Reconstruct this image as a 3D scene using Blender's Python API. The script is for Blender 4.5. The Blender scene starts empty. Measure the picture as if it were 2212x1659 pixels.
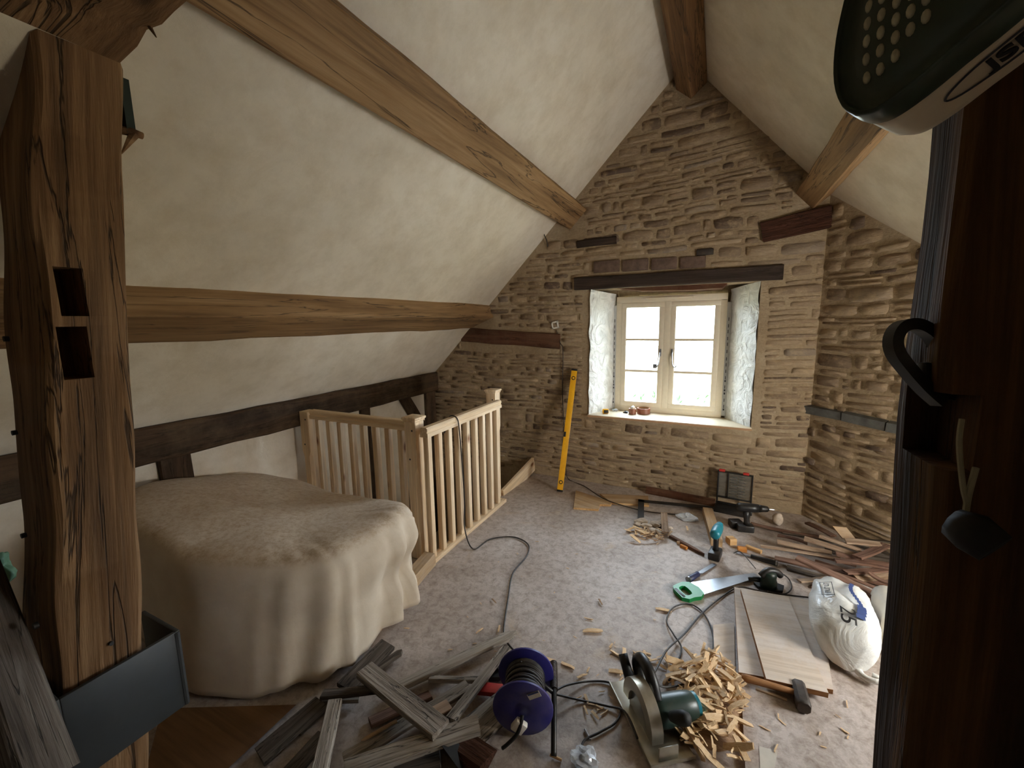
import bpy, bmesh, math, random
from mathutils import Vector, Matrix, noise
rnd = random.Random(7)
PI = math.pi
SC = bpy.context.scene
COL = SC.collection

# ------------------------------------------------------------------ camera
FPX, CX, CY = 900.0, 1106.0, 829.5
CAM = Vector((0, 0, 1.62))
_a, _b, _c = (math.radians(v) for v in (8.5485, -0.9627, -26.1644))
_Z = Matrix(((math.cos(_c), -math.sin(_c), 0), (math.sin(_c), math.cos(_c), 0), (0, 0, 1)))
_P = Matrix(((1, 0, 0), (0, math.cos(_a), -math.sin(_a)), (0, math.sin(_a), math.cos(_a))))
_R = Matrix(((math.cos(_b), -math.sin(_b), 0), (math.sin(_b), math.cos(_b), 0), (0, 0, 1)))
_B = Matrix(((1, 0, 0), (0, 0, -1), (0, 1, 0)))
MW = _R @ _B @ _P @ _Z                     # world -> (right, down, forward)
cam_d = bpy.data.cameras.new('camera')
cam_d.sensor_width = 36.0
cam_d.lens = 36.0 * FPX / 2212.0
cam_d.clip_start = 0.02
cam_o = bpy.data.objects.new('camera', cam_d)
COL.objects.link(cam_o)
_m = Matrix((MW[0], -MW[1], -MW[2])).transposed().to_4x4()
_m.translation = CAM
cam_o.matrix_world = _m
SC.camera = cam_o

# survey helpers: where a sight line of the photograph meets a plane of the room
def ray(x, y):
    return MW.transposed() @ Vector(((x - CX) / FPX, (y - CY) / FPX, 1.0))
def F(x, y, z=0.0):
    d = ray(x, y); return CAM + d * ((z - CAM.z) / d.z)
def PY(x, y, Y):
    d = ray(x, y); return CAM + d * ((Y - CAM.y) / d.y)
def PX(x, y, X):
    d = ray(x, y); return CAM + d * ((X - CAM.x) / d.x)
def PD(x, y, dist):
    return CAM + ray(x, y) * dist

# ------------------------------------------------------------------ world, light, exposure
SC.view_settings.view_transform = 'Standard'
SC.view_settings.look = 'None'
SC.view_settings.gamma = 1.0
SC.view_settings.use_curve_mapping = False
SC.view_settings.exposure = 1.08
world = bpy.data.worlds.new('sky'); SC.world = world
world.use_nodes = True
bgn = world.node_tree.nodes['Background']
bgn.inputs[0].default_value = (0.72, 0.86, 1.0, 1)
bgn.inputs[1].default_value = 15.0
SC.cycles.max_bounces = 12
SC.cycles.diffuse_bounces = 8
SC.cycles.glossy_bounces = 3
SC.cycles.transparent_max_bounces = 12
SC.cycles.sample_clamp_indirect = 12.0
SC.cycles.caustics_reflective = False
SC.cycles.caustics_refractive = False

def area(name, loc, target, sx, sy, energy=0, color=(1, 1, 1), portal=False):
    l = bpy.data.lights.new(name, 'AREA'); l.shape = 'RECTANGLE'; l.size = sx; l.size_y = sy
    l.energy = energy; l.color = color
    if portal: l.cycles.is_portal = True
    o = bpy.data.objects.new(name, l); COL.objects.link(o)
    o.location = loc
    o.rotation_euler = (Vector(target) - Vector(loc)).to_track_quat('-Z', 'Y').to_euler()
    return o
area('gable_window_portal', (-0.41, 4.40, 1.28), (-0.41, 0, 1.28), 1.0, 1.2, portal=True)
# daylight of the side window in the right-hand wall (behind the dark post)
area('side_window_daylight', (1.99, 2.08, 0.90), (0.9, 3.0, 0.75), 0.8, 0.7, 24, (1.0, 0.88, 0.70))

# ------------------------------------------------------------------ materials
def srgb(r, g, b):
    f = lambda v: (v / 255 / 12.92) if v / 255 <= 0.04045 else ((v / 255 + 0.055) / 1.055) ** 2.4
    return (f(r), f(g), f(b), 1)
class NT:
    def __init__(s, name):
        s.m = bpy.data.materials.new(name); s.m.use_nodes = True
        s.t = s.m.node_tree; s.b = s.t.nodes['Principled BSDF']
    def n(s, typ, **kw):
        nd = s.t.nodes.new(typ)
        for k, v in kw.items(): setattr(nd, k, v)
        return nd
    def l(s, a, b): s.t.links.new(a, b)
    def coords(s, scale=(1, 1, 1), rand=True, kind='Object'):
        tc = s.n('ShaderNodeTexCoord')
        mp = s.n('ShaderNodeMapping'); mp.inputs['Scale'].default_value = scale
        if rand:
            oi = s.n('ShaderNodeObjectInfo')
            ml = s.n('ShaderNodeVectorMath', operation='SCALE'); ml.inputs[0].default_value = (17.0, 9.0, 23.0)
            s.l(oi.outputs['Random'], ml.inputs['Scale'])
            ad = s.n('ShaderNodeVectorMath', operation='ADD')
            s.l(tc.outputs[kind], ad.inputs[0]); s.l(ml.outputs[0], ad.inputs[1])
            s.l(ad.outputs[0], mp.inputs['Vector'])
        else:
            s.l(tc.outputs[kind], mp.inputs['Vector'])
        return mp.outputs[0]
    def noise(s, co, scale, detail=6, rough=0.6, dist=0.0):
        t = s.n('ShaderNodeTexNoise'); t.inputs['Scale'].default_value = scale
        t.inputs['Detail'].default_value = detail; t.inputs['Roughness'].default_value = rough
        t.inputs['Distortion'].default_value = dist
        s.l(co, t.inputs['Vector']); return t.outputs['Fac']
    def ramp(s, fac, stops):
        r = s.n('ShaderNodeValToRGB'); e = r.color_ramp.elements
        while len(e) < len(stops): e.new(0.5)
        for i, (p, c) in enumerate(stops): e[i].position = p; e[i].color = c
        s.l(fac, r.inputs[0]); return r.outputs[0]
    def mix(s, a, b, fac, blend='MIX'):
        m = s.n('ShaderNodeMix', data_type='RGBA', blend_type=blend)
        for sock, v in ((m.inputs[0], fac), (m.inputs[6], a), (m.inputs[7], b)):
            if hasattr(v, 'is_linked') or hasattr(v, 'links'): s.l(v, sock)
            else: sock.default_value = v
        return m.outputs[2]
    def bump(s, h, strength=0.3, dist=0.01):
        b = s.n('ShaderNodeBump'); b.inputs['Strength'].default_value = strength
        b.inputs['Distance'].default_value = dist
        s.l(h, b.inputs['Height']); s.l(b.outputs[0], s.b.inputs['Normal'])
    def base(s, c):
        if hasattr(c, 'links'): s.l(c, s.b.inputs['Base Color'])
        else: s.b.inputs['Base Color'].default_value = c
    def rough(s, v): s.b.inputs['Roughness'].default_value = v
W1 = (1, 1, 1, 1); K0 = (0, 0, 0, 1)
def plain(name, c, rough=0.5, metal=0.0, var=0.12, nscale=30, bump=0.0, dirt=None, dirt_amt=0.5):
    s = NT(name); co = s.coords()
    nz = s.noise(co, nscale)
    dk = tuple(v * (1 - var * 1.6) for v in c[:3]) + (1,); lt = tuple(min(1, v * (1 + var)) for v in c[:3]) + (1,)
    col = s.ramp(nz, [(0.3, dk), (0.7, lt)])
    if dirt:
        d = s.ramp(s.noise(co, nscale * 0.35, 8, 0.7), [(0.5, K0), (0.72, (dirt_amt,) * 3 + (1,))])
        col = s.mix(col, dirt, d)
    s.base(col); s.rough(rough); s.b.inputs['Metallic'].default_value = metal
    if bump: s.bump(nz, bump, 0.005)
    return s.m
def wood(name, dark, mid, light, axis=0, g=1.0, rough=0.75, crack=0.0, bump=0.35, knots=None, dust=None, dust_amt=0.5):
    s = NT(name)
    sc = [14.0 * g] * 3; sc[axis] = 0.9 * g
    co = s.coords(tuple(sc))
    a = s.noise(co, 1.0, 8, 0.62, 0.6)
    sc2 = [60.0 * g] * 3; sc2[axis] = 2.2 * g
    co2 = s.coords(tuple(sc2)); fine = s.noise(co2, 1.0, 4, 0.6)
    col = s.ramp(a, [(0.28, dark), (0.5, mid), (0.72, light)])
    col = s.mix(col, s.ramp(fine, [(0.3, (0.62, 0.58, 0.55, 1)), (0.62, W1)]), 0.65, 'MULTIPLY')
    hh = fine
    if crack:
        sc3 = [9.0 * g] * 3; sc3[axis] = 0.55 * g
        cr = s.noise(s.coords(tuple(sc3)), 1.0, 5, 0.55, 1.2)
        line = s.ramp(cr, [(0.485, W1), (0.5, tuple([1 - crack] * 3) + (1,)), (0.515, W1)])
        line.node.color_ramp.interpolation = 'EASE'
        col = s.mix(col, line, 1.0, 'MULTIPLY')
        hm = s.n('ShaderNodeMath', operation='MULTIPLY'); s.l(fine, hm.inputs[0]); s.l(line, hm.inputs[1]); hh = hm.outputs[0]
    if knots:
        scv = [5.0 * g] * 3; scv[axis] = 2.6 * g
        v = s.n('ShaderNodeTexVoronoi'); v.inputs['Scale'].default_value = 1.0
        s.l(s.coords(tuple(scv)), v.inputs['Vector'])
        kf = s.ramp(v.outputs['Distance'], [(0.05, W1), (0.13, K0)])
        col = s.mix(col, knots, kf)
    if dust:
        d = s.ramp(s.noise(s.coords((1, 1, 1)), 5.0, 8, 0.7), [(0.42, K0), (0.66, (dust_amt,) * 3 + (1,))])
        col = s.mix(col, dust, d)
    s.base(col); s.rough(rough); s.bump(hh, bump, 0.006); s.b.inputs['Specular IOR Level'].default_value = 0.25
    return s.m

M = {}
M['oak_x'] = wood('oak', srgb(100, 74, 46), srgb(144, 112, 76), srgb(166, 134, 96), 0, 1.0, 0.7, 0.75, 0.4, knots=None)
M['oak_post'] = wood('oak_post', srgb(76, 56, 36), srgb(128, 97, 66), srgb(162, 130, 94), 0, 0.85, 0.78, 0.8, 1.0, knots=srgb(58, 36, 20))
M['dark_oak'] = wood('dark_oak', srgb(36, 25, 16), srgb(66, 48, 32), srgb(92, 70, 48), 0, 1.0, 0.8, 0.6, 0.6, dust=srgb(116, 98, 74), dust_amt=0.3)
M['lintel'] = wood('lintel_oak', srgb(40, 31, 25), srgb(62, 50, 42), srgb(82, 68, 58), 0, 1.3, 0.7, 0.5, 0.4)
M['red_timber'] = wood('red_brown_timber', srgb(58, 34, 22), srgb(92, 58, 40), srgb(112, 76, 56), 0, 1.2, 0.8, 0.5, 0.5, dust=srgb(128, 106, 82), dust_amt=0.35)
M['rot_timber'] = wood('rotten_timber', srgb(40, 22, 14), srgb(74, 44, 30), srgb(104, 72, 56), 0, 3.0, 0.9, 0.6, 1.0)
M['black_post'] = wood('black_post', srgb(26, 17, 10), srgb(64, 42, 22), srgb(112, 78, 40), 0, 1.0, 0.85, 0.7, 0.9)
PIN = (srgb(216, 184, 146), srgb(238, 214, 178), srgb(248, 230, 204))
M['pine_x'] = wood('pine_rail', *PIN, 0, 1.0, 0.55, 0, 0.12, knots=srgb(136, 86, 50))
M['pine_z'] = wood('pine_upright', *PIN, 2, 1.0, 0.55, 0, 0.12, knots=srgb(136, 86, 50))
M['pine_off'] = wood('pine_offcut', srgb(184, 140, 90), srgb(216, 176, 124), srgb(232, 200, 152), 0, 2.0, 0.7, 0, 0.2)
M['pine_dusty'] = wood('pine_dusty', srgb(150, 118, 80), srgb(182, 152, 114), srgb(204, 178, 144), 0, 1.2, 0.75, 0, 0.2, dust=srgb(176, 164, 152), dust_amt=0.5)
M['grey_wood'] = wood('weathered_grey_wood', srgb(96, 87, 77), srgb(152, 143, 132), srgb(188, 180, 170), 0, 2.2, 0.85, 0.75, 0.8)
M['grey_dark'] = wood('dark_weathered_wood', srgb(54, 46, 40), srgb(96, 87, 78), srgb(128, 119, 109), 0, 2.2, 0.85, 0.75, 0.8)
M['lath_red'] = wood('old_brown_lath', srgb(78, 56, 46), srgb(118, 90, 76), srgb(150, 122, 106), 0, 2.2, 0.85, 0.5, 0.5)
M['lath_pale'] = wood('old_pale_lath', srgb(126, 102, 82), srgb(166, 142, 120), srgb(194, 174, 152), 0, 2.2, 0.85, 0.4, 0.5)
M['chip'] = wood('fresh_wood_chip', srgb(196, 152, 106), srgb(232, 202, 160), srgb(246, 228, 198), 0, 6.0, 0.7, 0, 0.2)
M['chip_dark'] = wood('old_wood_chip', srgb(124, 98, 74), srgb(166, 136, 106), srgb(198, 172, 142), 0, 6.0, 0.8, 0, 0.3)
M['ply'] = wood('plywood_face', srgb(186, 168, 148), srgb(200, 184, 166), srgb(210, 197, 182), 0, 0.7, 0.6, 0, 0.05, dust=srgb(204, 198, 194), dust_amt=0.8)
M['ply_edge'] = wood('plywood_edge', srgb(112, 76, 46), srgb(150, 106, 68), srgb(176, 134, 92), 0, 3.0, 0.75, 0, 0.2)
M['brown_ply'] = wood('brown_ply', srgb(84, 58, 34), srgb(116, 84, 52), srgb(136, 102, 66), 0, 0.8, 0.6, 0, 0.1)
M['white_paint'] = plain('cream_painted_frame', srgb(226, 214, 190), 0.4, var=0.03)
M['white_plastic'] = plain('white_plastic', srgb(226, 222, 212), 0.4, var=0.03)
M['black_plastic'] = plain('black_plastic', srgb(26, 26, 27), 0.42, var=0.15, dirt=srgb(104, 92, 78), dirt_amt=0.25)
M['black_rubber'] = plain('black_rubber', srgb(16, 16, 16), 0.65, var=0.15)
M['cord'] = plain('black_cord', srgb(40, 38, 38), 0.5, var=0.1, dirt=srgb(130, 118, 104), dirt_amt=0.4)
M['steel'] = plain('bright_steel', srgb(160, 163, 168), 0.36, 1.0, var=0.05)
M['saw_alu'] = plain('cast_aluminium', srgb(190, 186, 172), 0.35, 0.85, var=0.08, dirt=srgb(150, 128, 96), dirt_amt=0.4)
M['dark_steel'] = plain('dark_steel', srgb(52, 53, 54), 0.42, 0.6, var=0.15, nscale=12, dirt=srgb(96, 84, 70), dirt_amt=0.45)
M['strap_steel'] = plain('painted_steel_strap', srgb(58, 62, 64), 0.5, 0.3, var=0.12, nscale=6, dirt=srgb(86, 80, 70), dirt_amt=0.35)
M['iron'] = plain('dull_iron', srgb(70, 64, 60), 0.6, 0.5, var=0.25, nscale=18, bump=0.3, dirt=srgb(120, 96, 76), dirt_amt=0.4)
M['yellow'] = plain('yellow_paint', srgb(236, 174, 28), 0.35, var=0.04, dirt=srgb(160, 120, 50), dirt_amt=0.2)
M['green'] = plain('green_plastic', srgb(24, 142, 78), 0.4, var=0.06)
M['saw_green'] = plain('dark_green_plastic', srgb(36, 56, 50), 0.38, var=0.08, dirt=srgb(120, 108, 90), dirt_amt=0.2)
M['teal'] = plain('teal_plastic', srgb(32, 124, 142), 0.4, var=0.06)
M['blue'] = plain('blue_plastic', srgb(38, 36, 116), 0.4, var=0.08, nscale=8, dirt=srgb(150, 140, 140), dirt_amt=0.25)
M['blue_handle'] = plain('dark_blue_handle', srgb(48, 54, 92), 0.45, var=0.08)
M['red'] = plain('red_paint', srgb(186, 52, 46), 0.4, var=0.08, dirt=srgb(190, 150, 140), dirt_amt=0.4)
M['orange_wood'] = wood('orange_fresh_cut', srgb(170, 104, 44), srgb(210, 140, 70), srgb(228, 166, 96), 0, 3.0, 0.7, 0, 0.2)
M['tape_brown'] = plain('brown_tape', srgb(140, 84, 62), 0.35, var=0.06)
M['tape_core'] = plain('cardboard_core', srgb(178, 140, 104), 0.7, var=0.06)
M['print_dark'] = plain('dark_print', srgb(58, 60, 66), 0.6, var=0.1)
M['print_black'] = plain('black_print', srgb(24, 24, 26), 0.6, var=0.05)
M['print_blue'] = plain('blue_print', srgb(52, 70, 120), 0.5, var=0.1)
M['grey_tape'] = plain('grey_sealing_tape', srgb(196, 196, 194), 0.5, var=0.05)
M['paper'] = plain('paper_label', srgb(196, 190, 178), 0.6, var=0.05)
M['mask_green'] = plain('dark_green_filter_shell', srgb(66, 78, 66), 0.3, var=0.15, nscale=10)
M['filter_pad'] = plain('pale_filter_pad', srgb(206, 200, 172), 0.7, var=0.1)
M['filter_rim'] = plain('cream_filter_rim', srgb(236, 220, 192), 0.5, var=0.06)
M['slate'] = plain('slate', srgb(96, 98, 96), 0.6, var=0.25, nscale=14, bump=0.4)
M['brick'] = plain('grey_brown_brick', srgb(104, 84, 72), 0.85, var=0.25, nscale=22, bump=0.5)
M['pebble'] = plain('stone_rubble', srgb(196, 180, 162), 0.8, var=0.2, nscale=26, bump=0.4)
M['cloth_green'] = plain('pale_green_plastic', srgb(120, 160, 128), 0.5, var=0.2, nscale=8)
M['dark_cloth'] = plain('dark_green_cloth', srgb(34, 44, 36), 0.8, var=0.2, nscale=12)
M['soil_void'] = plain('stairwell_plaster', srgb(150, 138, 120), 0.9, var=0.1)
M['jute'] = plain('twine', srgb(150, 142, 116), 0.9, var=0.1)
M['straw'] = plain('dry_straw', srgb(190, 160, 104), 0.8, var=0.15)

def mat_plaster():
    s = NT('lime_plaster'); co = s.coords(rand=False)
    a = s.noise(co, 0.9, 7, 0.6, 0.3); b = s.noise(co, 6.0, 8, 0.7)
    col = s.ramp(a, [(0.3, srgb(198, 186, 166)), (0.5, srgb(214, 202, 182)), (0.7, srgb(226, 216, 199))])
    col = s.mix(col, s.ramp(b, [(0.34, (0.84, 0.81, 0.76, 1)), (0.58, W1)]), 0.8, 'MULTIPLY')
    st = s.ramp(s.noise(co, 2.3, 9, 0.75, 1.0), [(0.62, K0), (0.74, (0.3, 0.3, 0.3, 1))])
    col = s.mix(col, srgb(176, 152, 116), st)
    s.base(col); s.rough(0.9)
    hm = s.n('ShaderNodeMath', operation='ADD'); s.l(s.noise(co, 3.5, 5, 0.5), hm.inputs[0]); s.l(b, hm.inputs[1])
    s.bump(hm.outputs[0], 0.25, 0.012); return s.m
M['plaster'] = mat_plaster()
def mat_reveal():
    s = NT('white_reveal_plaster'); co = s.coords(rand=False)
    a = s.noise(co, 9.0, 5, 0.55, 1.4)
    s.base(s.ramp(a, [(0.3, srgb(200, 202, 198)), (0.55, srgb(228, 230, 228)), (0.75, srgb(240, 240, 236))]))
    s.rough(0.55); s.bump(a, 0.9, 0.03); return s.m
M['reveal'] = mat_reveal()
def mat_mortar():
    s = NT('sandy_mortar'); co = s.coords(rand=False)
    a = s.noise(co, 2.2, 8, 0.65); b = s.noise(co, 40, 6, 0.7)
    col = s.ramp(a, [(0.3, srgb(148, 128, 102)), (0.5, srgb(168, 148, 119)), (0.72, srgb(184, 166, 138))])
    col = s.mix(col, s.ramp(b, [(0.3, (0.72, 0.7, 0.68, 1)), (0.6, W1)]), 0.8, 'MULTIPLY')
    s.base(col); s.rough(0.95)
    v = s.n('ShaderNodeMath', operation='ADD'); s.l(b, v.inputs[0]); s.l(s.noise(s.coords((9, 9, 26), rand=False), 1.0, 5, 0.6, 1.5), v.inputs[1])
    s.bump(v.outputs[0], 0.8, 0.012); return s.m
M['mortar'] = mat_mortar()
def mat_stone():
    s = NT('rubble_stone'); co = s.coords(rand=False)
    at = s.n('ShaderNodeAttribute', attribute_name='tint')
    col = s.ramp(at.outputs['Fac'], [(0.0, srgb(100, 84, 72)), (0.2, srgb(130, 112, 93)), (0.5, srgb(151, 131, 107)), (0.8, srgb(166, 146, 120)), (1.0, srgb(140, 127, 114))])
    b = s.noise(s.coords((16, 16, 46), rand=False), 1.0, 8, 0.65, 0.8)
    col = s.mix(col, s.ramp(b, [(0.28, (0.68, 0.65, 0.62, 1)), (0.6, (1.05, 1.04, 1.0, 1))]), 0.75, 'MULTIPLY')
    sm = s.ramp(s.noise(co, 11, 8, 0.7), [(0.5, K0), (0.68, (0.75, 0.75, 0.75, 1))])
    col = s.mix(col, srgb(182, 159, 126), sm)
    s.base(col); s.rough(0.9); s.bump(b, 0.7, 0.012); return s.m
M['stone'] = mat_stone()
def mat_floor():
    s = NT('dusty_chipboard'); co = s.coords(rand=False)
    a = s.noise(co, 1.3, 8, 0.65, 0.5); b = s.noise(co, 22, 8, 0.75, 0.4); c = s.noise(co, 90, 4, 0.7)
    col = s.ramp(a, [(0.3, srgb(158, 146, 136)), (0.5, srgb(186, 176, 169)), (0.7, srgb(206, 200, 196))])
    col = s.mix(col, s.ramp(b, [(0.34, (0.52, 0.46, 0.40, 1)), (0.56, (1.04, 1.03, 1.03, 1))]), 0.8, 'MULTIPLY')
    col = s.mix(col, s.ramp(c, [(0.3, (0.75, 0.72, 0.7, 1)), (0.6, W1)]), 0.7, 'MULTIPLY')
    col = s.mix(col, srgb(190, 160, 116), s.ramp(s.noise(co, 2.1, 6, 0.7, 1.0), [(0.58, K0), (0.74, (0.45, 0.45, 0.45, 1))]))
    s.base(col); s.rough(0.55); s.bump(b, 0.3, 0.006); return s.m
M['floor'] = mat_floor()
def mat_sheet():
    s = NT('cotton_dust_sheet'); co = s.coords(rand=False)
    a = s.noise(co, 3.0, 7, 0.6); b = s.noise(co, 60, 6, 0.8)
    col = s.ramp(a, [(0.3, srgb(192, 174, 150)), (0.6, srgb(212, 197, 175)), (0.75, srgb(222, 209, 190))])
    geo = s.n('ShaderNodeNewGeometry'); sx = s.n('ShaderNodeSeparateXYZ'); s.l(geo.outputs['Normal'], sx.inputs[0])
    up = s.ramp(sx.outputs['Z'], [(0.55, K0), (0.9, W1)])
    db = s.ramp(s.noise(co, 36, 7, 0.75), [(0.42, K0), (0.66, (0.75, 0.75, 0.75, 1))])
    fm = s.n('ShaderNodeMath', operation='MULTIPLY'); s.l(up, fm.inputs[0]); s.l(db, fm.inputs[1])
    col = s.mix(col, srgb(168, 136, 96), fm.outputs[0])       # settled sawdust
    s.base(col); s.rough(0.95); s.b.inputs['Sheen Weight'].default_value = 0.15
    s.bump(b, 0.25, 0.004); return s.m
M['sheet'] = mat_sheet()
def mat_glass():
    s = NT('window_glass')
    tr = s.n('ShaderNodeBsdfTransparent'); gl = s.n('ShaderNodeBsdfGlossy'); gl.inputs['Roughness'].default_value = 0.02
    mx = s.n('ShaderNodeMixShader'); mx.inputs[0].default_value = 0.05
    s.l(tr.outputs[0], mx.inputs[1]); s.l(gl.outputs[0], mx.inputs[2])
    s.l(mx.outputs[0], s.t.nodes['Material Output'].inputs[0]); return s.m
M['glass'] = mat_glass()
def mat_bag():
    s = NT('printed_plastic_sack'); co = s.coords(rand=False)
    a = s.noise(co, 6, 6, 0.6, 1.5)
    col = s.ramp(a, [(0.3, srgb(196, 198, 196)), (0.6, srgb(226, 226, 222)), (0.8, srgb(236, 234, 226))])
    col = s.mix(col, srgb(190, 168, 130), s.ramp(s.noise(co, 3.0, 6, 0.7), [(0.55, K0), (0.75, (0.5, 0.5, 0.5, 1))]))
    s.base(col); s.rough(0.3); s.bump(a, 0.5, 0.02); return s.m
M['bag'] = mat_bag()
def mat_clear(name, c):
    s = NT(name)
    tr = s.n('ShaderNodeBsdfTransparent'); mx = s.n('ShaderNodeMixShader'); mx.inputs[0].default_value = 0.55
    s.b.inputs['Base Color'].default_value = c; s.rough(0.15)
    s.l(tr.outputs[0], mx.inputs[1]); s.l(s.b.outputs[0], mx.inputs[2])
    s.l(mx.outputs[0], s.t.nodes['Material Output'].inputs[0]); return s.m
M['clear_film'] = mat_clear('clear_film', srgb(206, 214, 222))
M['clear_case'] = mat_clear('clear_hard_plastic', srgb(120, 118, 110))
M['grass'] = plain('dry_grass', srgb(148, 144, 118), 0.9, var=0.2, nscale=1.2)
M['leaf'] = plain('leaf', srgb(46, 74, 30), 0.6, var=0.3)

# ------------------------------------------------------------------ mesh helpers
WM = {}
class MB:
    def __init__(s): s.v = []; s.f = []; s.t = []
    def add(s, vs, fs, tint=None):
        o = len(s.v); s.v += [Vector(v) for v in vs]
        s.f += [tuple(i + o for i in q) for q in fs]
        s.t += [tint if tint is not None else 0.5] * len(fs)
        return s
    def box(s, c, d, m=None, tint=None):
        x, y, z = (v / 2 for v in d)
        vs = [Vector((sx * x, sy * y, sz * z)) for sx in (-1, 1) for sy in (-1, 1) for sz in (-1, 1)]
        vs = [(m @ v if m else v) + Vector(c) for v in vs]
        return s.add(vs, [(0, 1, 3, 2), (4, 6, 7, 5), (0, 4, 5, 1), (2, 3, 7, 6), (0, 2, 6, 4), (1, 5, 7, 3)], tint)
    def cbox(s, c, d, ch=0.004, m=None):
        bm = bmesh.new(); bmesh.ops.create_cube(bm, size=1.0)
        for v in bm.verts: v.co = Vector((v.co.x * d[0], v.co.y * d[1], v.co.z * d[2]))
        ch = min(ch, min(d) * 0.45)
        bmesh.ops.bevel(bm, geom=bm.edges[:], offset=ch, segments=2, profile=0.5, affect='EDGES')
        return s.bm(bm, Matrix.Translation(Vector(c)) @ (m.to_4x4() if m else Matrix.Identity(4)))
    def bm(s, bm, m=None):
        bm.verts.ensure_lookup_table(); bm.verts.index_update()
        s.add([(m @ v.co) if m else v.co.copy() for v in bm.verts], [tuple(v.index for v in f.verts) for f in bm.faces])
        bm.free(); return s
    def prism(s, pts, ax, lo, hi):
        """pts: 2D outline; ax: axis of extrusion 0/1/2"""
        n = len(pts)
        def mk(p, h):
            return {0: (h, p[0], p[1]), 1: (p[0], h, p[1]), 2: (p[0], p[1], h)}[ax]
        vs = [mk(p, lo) for p in pts] + [mk(p, hi) for p in pts]
        fs = [tuple(range(n - 1, -1, -1)), tuple(range(n, 2 * n))] + [(i, (i + 1) % n, n + (i + 1) % n, n + i) for i in range(n)]
        return s.add(vs, fs)
    def loft(s, rings, cap=True, closed=True):
        n = len(rings[0]); vs = [p for r in rings for p in r]; fs = []
        for k in range(len(rings) - 1):
            for i in range(n if closed else n - 1):
                j = (i + 1) % n
                fs.append((k * n + i, k * n + j, (k + 1) * n + j, (k + 1) * n + i))
        if cap:
            fs.append(tuple(range(n - 1, -1, -1))); fs.append(tuple((len(rings) - 1) * n + i for i in range(n)))
        return s.add(vs, fs)
    def tube(s, pts, r, n=8, cap=True):
        pts = [Vector(p) for p in pts]; rings = []
        t0 = (pts[1] - pts[0]).normalized(); u = t0.orthogonal().normalized()
        for i, p in enumerate(pts):
            a = pts[max(i - 1, 0)]; b = pts[min(i + 1, len(pts) - 1)]
            t = (b - a).normalized(); u = (u - t * u.dot(t))
            u = u.normalized() if u.length > 1e-6 else t.orthogonal().normalized()
            w = t.cross(u); rr = r[i] if isinstance(r, (list, tuple)) else r
            rings.append([p + (u * math.cos(2 * PI * k / n) + w * math.sin(2 * PI * k / n)) * rr for k in range(n)])
        return s.loft(rings, cap)
    def lathe(s, prof, n=24, m=None):
        """prof: (radius, height) along local z"""
        rings = []
        for r, h in prof:
            ring = [Vector((r * math.cos(2 * PI * k / n), r * math.sin(2 * PI * k / n), h)) for k in range(n)]
            rings.append([m @ p for p in ring] if m else ring)
        return s.loft(rings)
    def ribbon(s, pts, width, thick):
        """pts: list of (pos, side vector)"""
        rings = []
        for i, (p, sd) in enumerate(pts):
            p = Vector(p); sd = Vector(sd).normalized()
            t = (Vector(pts[min(i + 1, len(pts) - 1)][0]) - Vector(pts[max(i - 1, 0)][0])).normalized()
            nn = t.cross(sd).normalized()
            rings.append([p + sd * width / 2 + nn * thick / 2, p - sd * width / 2 + nn * thick / 2, p - sd * width / 2 - nn * thick / 2, p + sd * width / 2 - nn * thick / 2])
        return s.loft(rings)
    def mesh(s, name, tint=False):
        me = bpy.data.meshes.new(name); me.from_pydata([tuple(v) for v in s.v], [], s.f); me.update()
        if tint:
            a = me.attributes.new('tint', 'FLOAT', 'FACE'); a.data.foreach_set('value', s.t)
        bm = bmesh.new(); bm.from_mesh(me); bmesh.ops.recalc_face_normals(bm, faces=bm.faces[:]); bm.to_mesh(me); bm.free()
        return me
def link(name, me, mat, parent=None, m=None, smooth=False):
    o = bpy.data.objects.new(name, me)
    if mat and not me.materials: me.materials.append(mat)
    COL.objects.link(o)
    m = m.copy() if m else Matrix.Identity(4)
    WM[o.name] = m
    if parent: o.parent = parent; o.matrix_basis = WM[parent.name].inverted() @ m
    else: o.matrix_basis = m
    if smooth == 'auto': auto_smooth(me)
    elif smooth: me.polygons.foreach_set('use_smooth', [True] * len(me.polygons))
    return o
def auto_smooth(me, ang=math.radians(38)):
    me.polygons.foreach_set('use_smooth', [True] * len(me.polygons))
    bm = bmesh.new(); bm.from_mesh(me)
    for e in bm.edges:
        if len(e.link_faces) == 2 and e.calc_face_angle(0) > ang: e.smooth = False
        elif len(e.link_faces) != 2: e.smooth = False
    bm.to_mesh(me); bm.free()
def obj(name, mb, mat, parent=None, m=None, smooth='auto', tint=False):
    return link(name, mb.mesh(name, tint), M[mat] if isinstance(mat, str) else mat, parent, m, smooth)
def root(name, m, label, cat, group=None):
    o = bpy.data.objects.new(name, None); COL.objects.link(o); o.empty_display_size = 0.05
    o.matrix_basis = m; WM[o.name] = m.copy(); return tag(o, label, cat, group)
def tag(o, label, cat, group=None):
    o['label'] = label; o['category'] = cat
    if group: o['group'] = group
    return o
def struct(o, label=None, cat=None):
    o['kind'] = 'structure'
    if label: o['label'] = label
    if cat: o['category'] = cat
    return o
def T(x, y=None, z=None, rz=0.0, rx=0.0, ry=0.0):
    v = Vector(x) if y is None else Vector((x, y, z))
    return Matrix.Translation(v) @ Matrix.Rotation(rz, 4, 'Z') @ Matrix.Rotation(ry, 4, 'Y') @ Matrix.Rotation(rx, 4, 'X')
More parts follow.
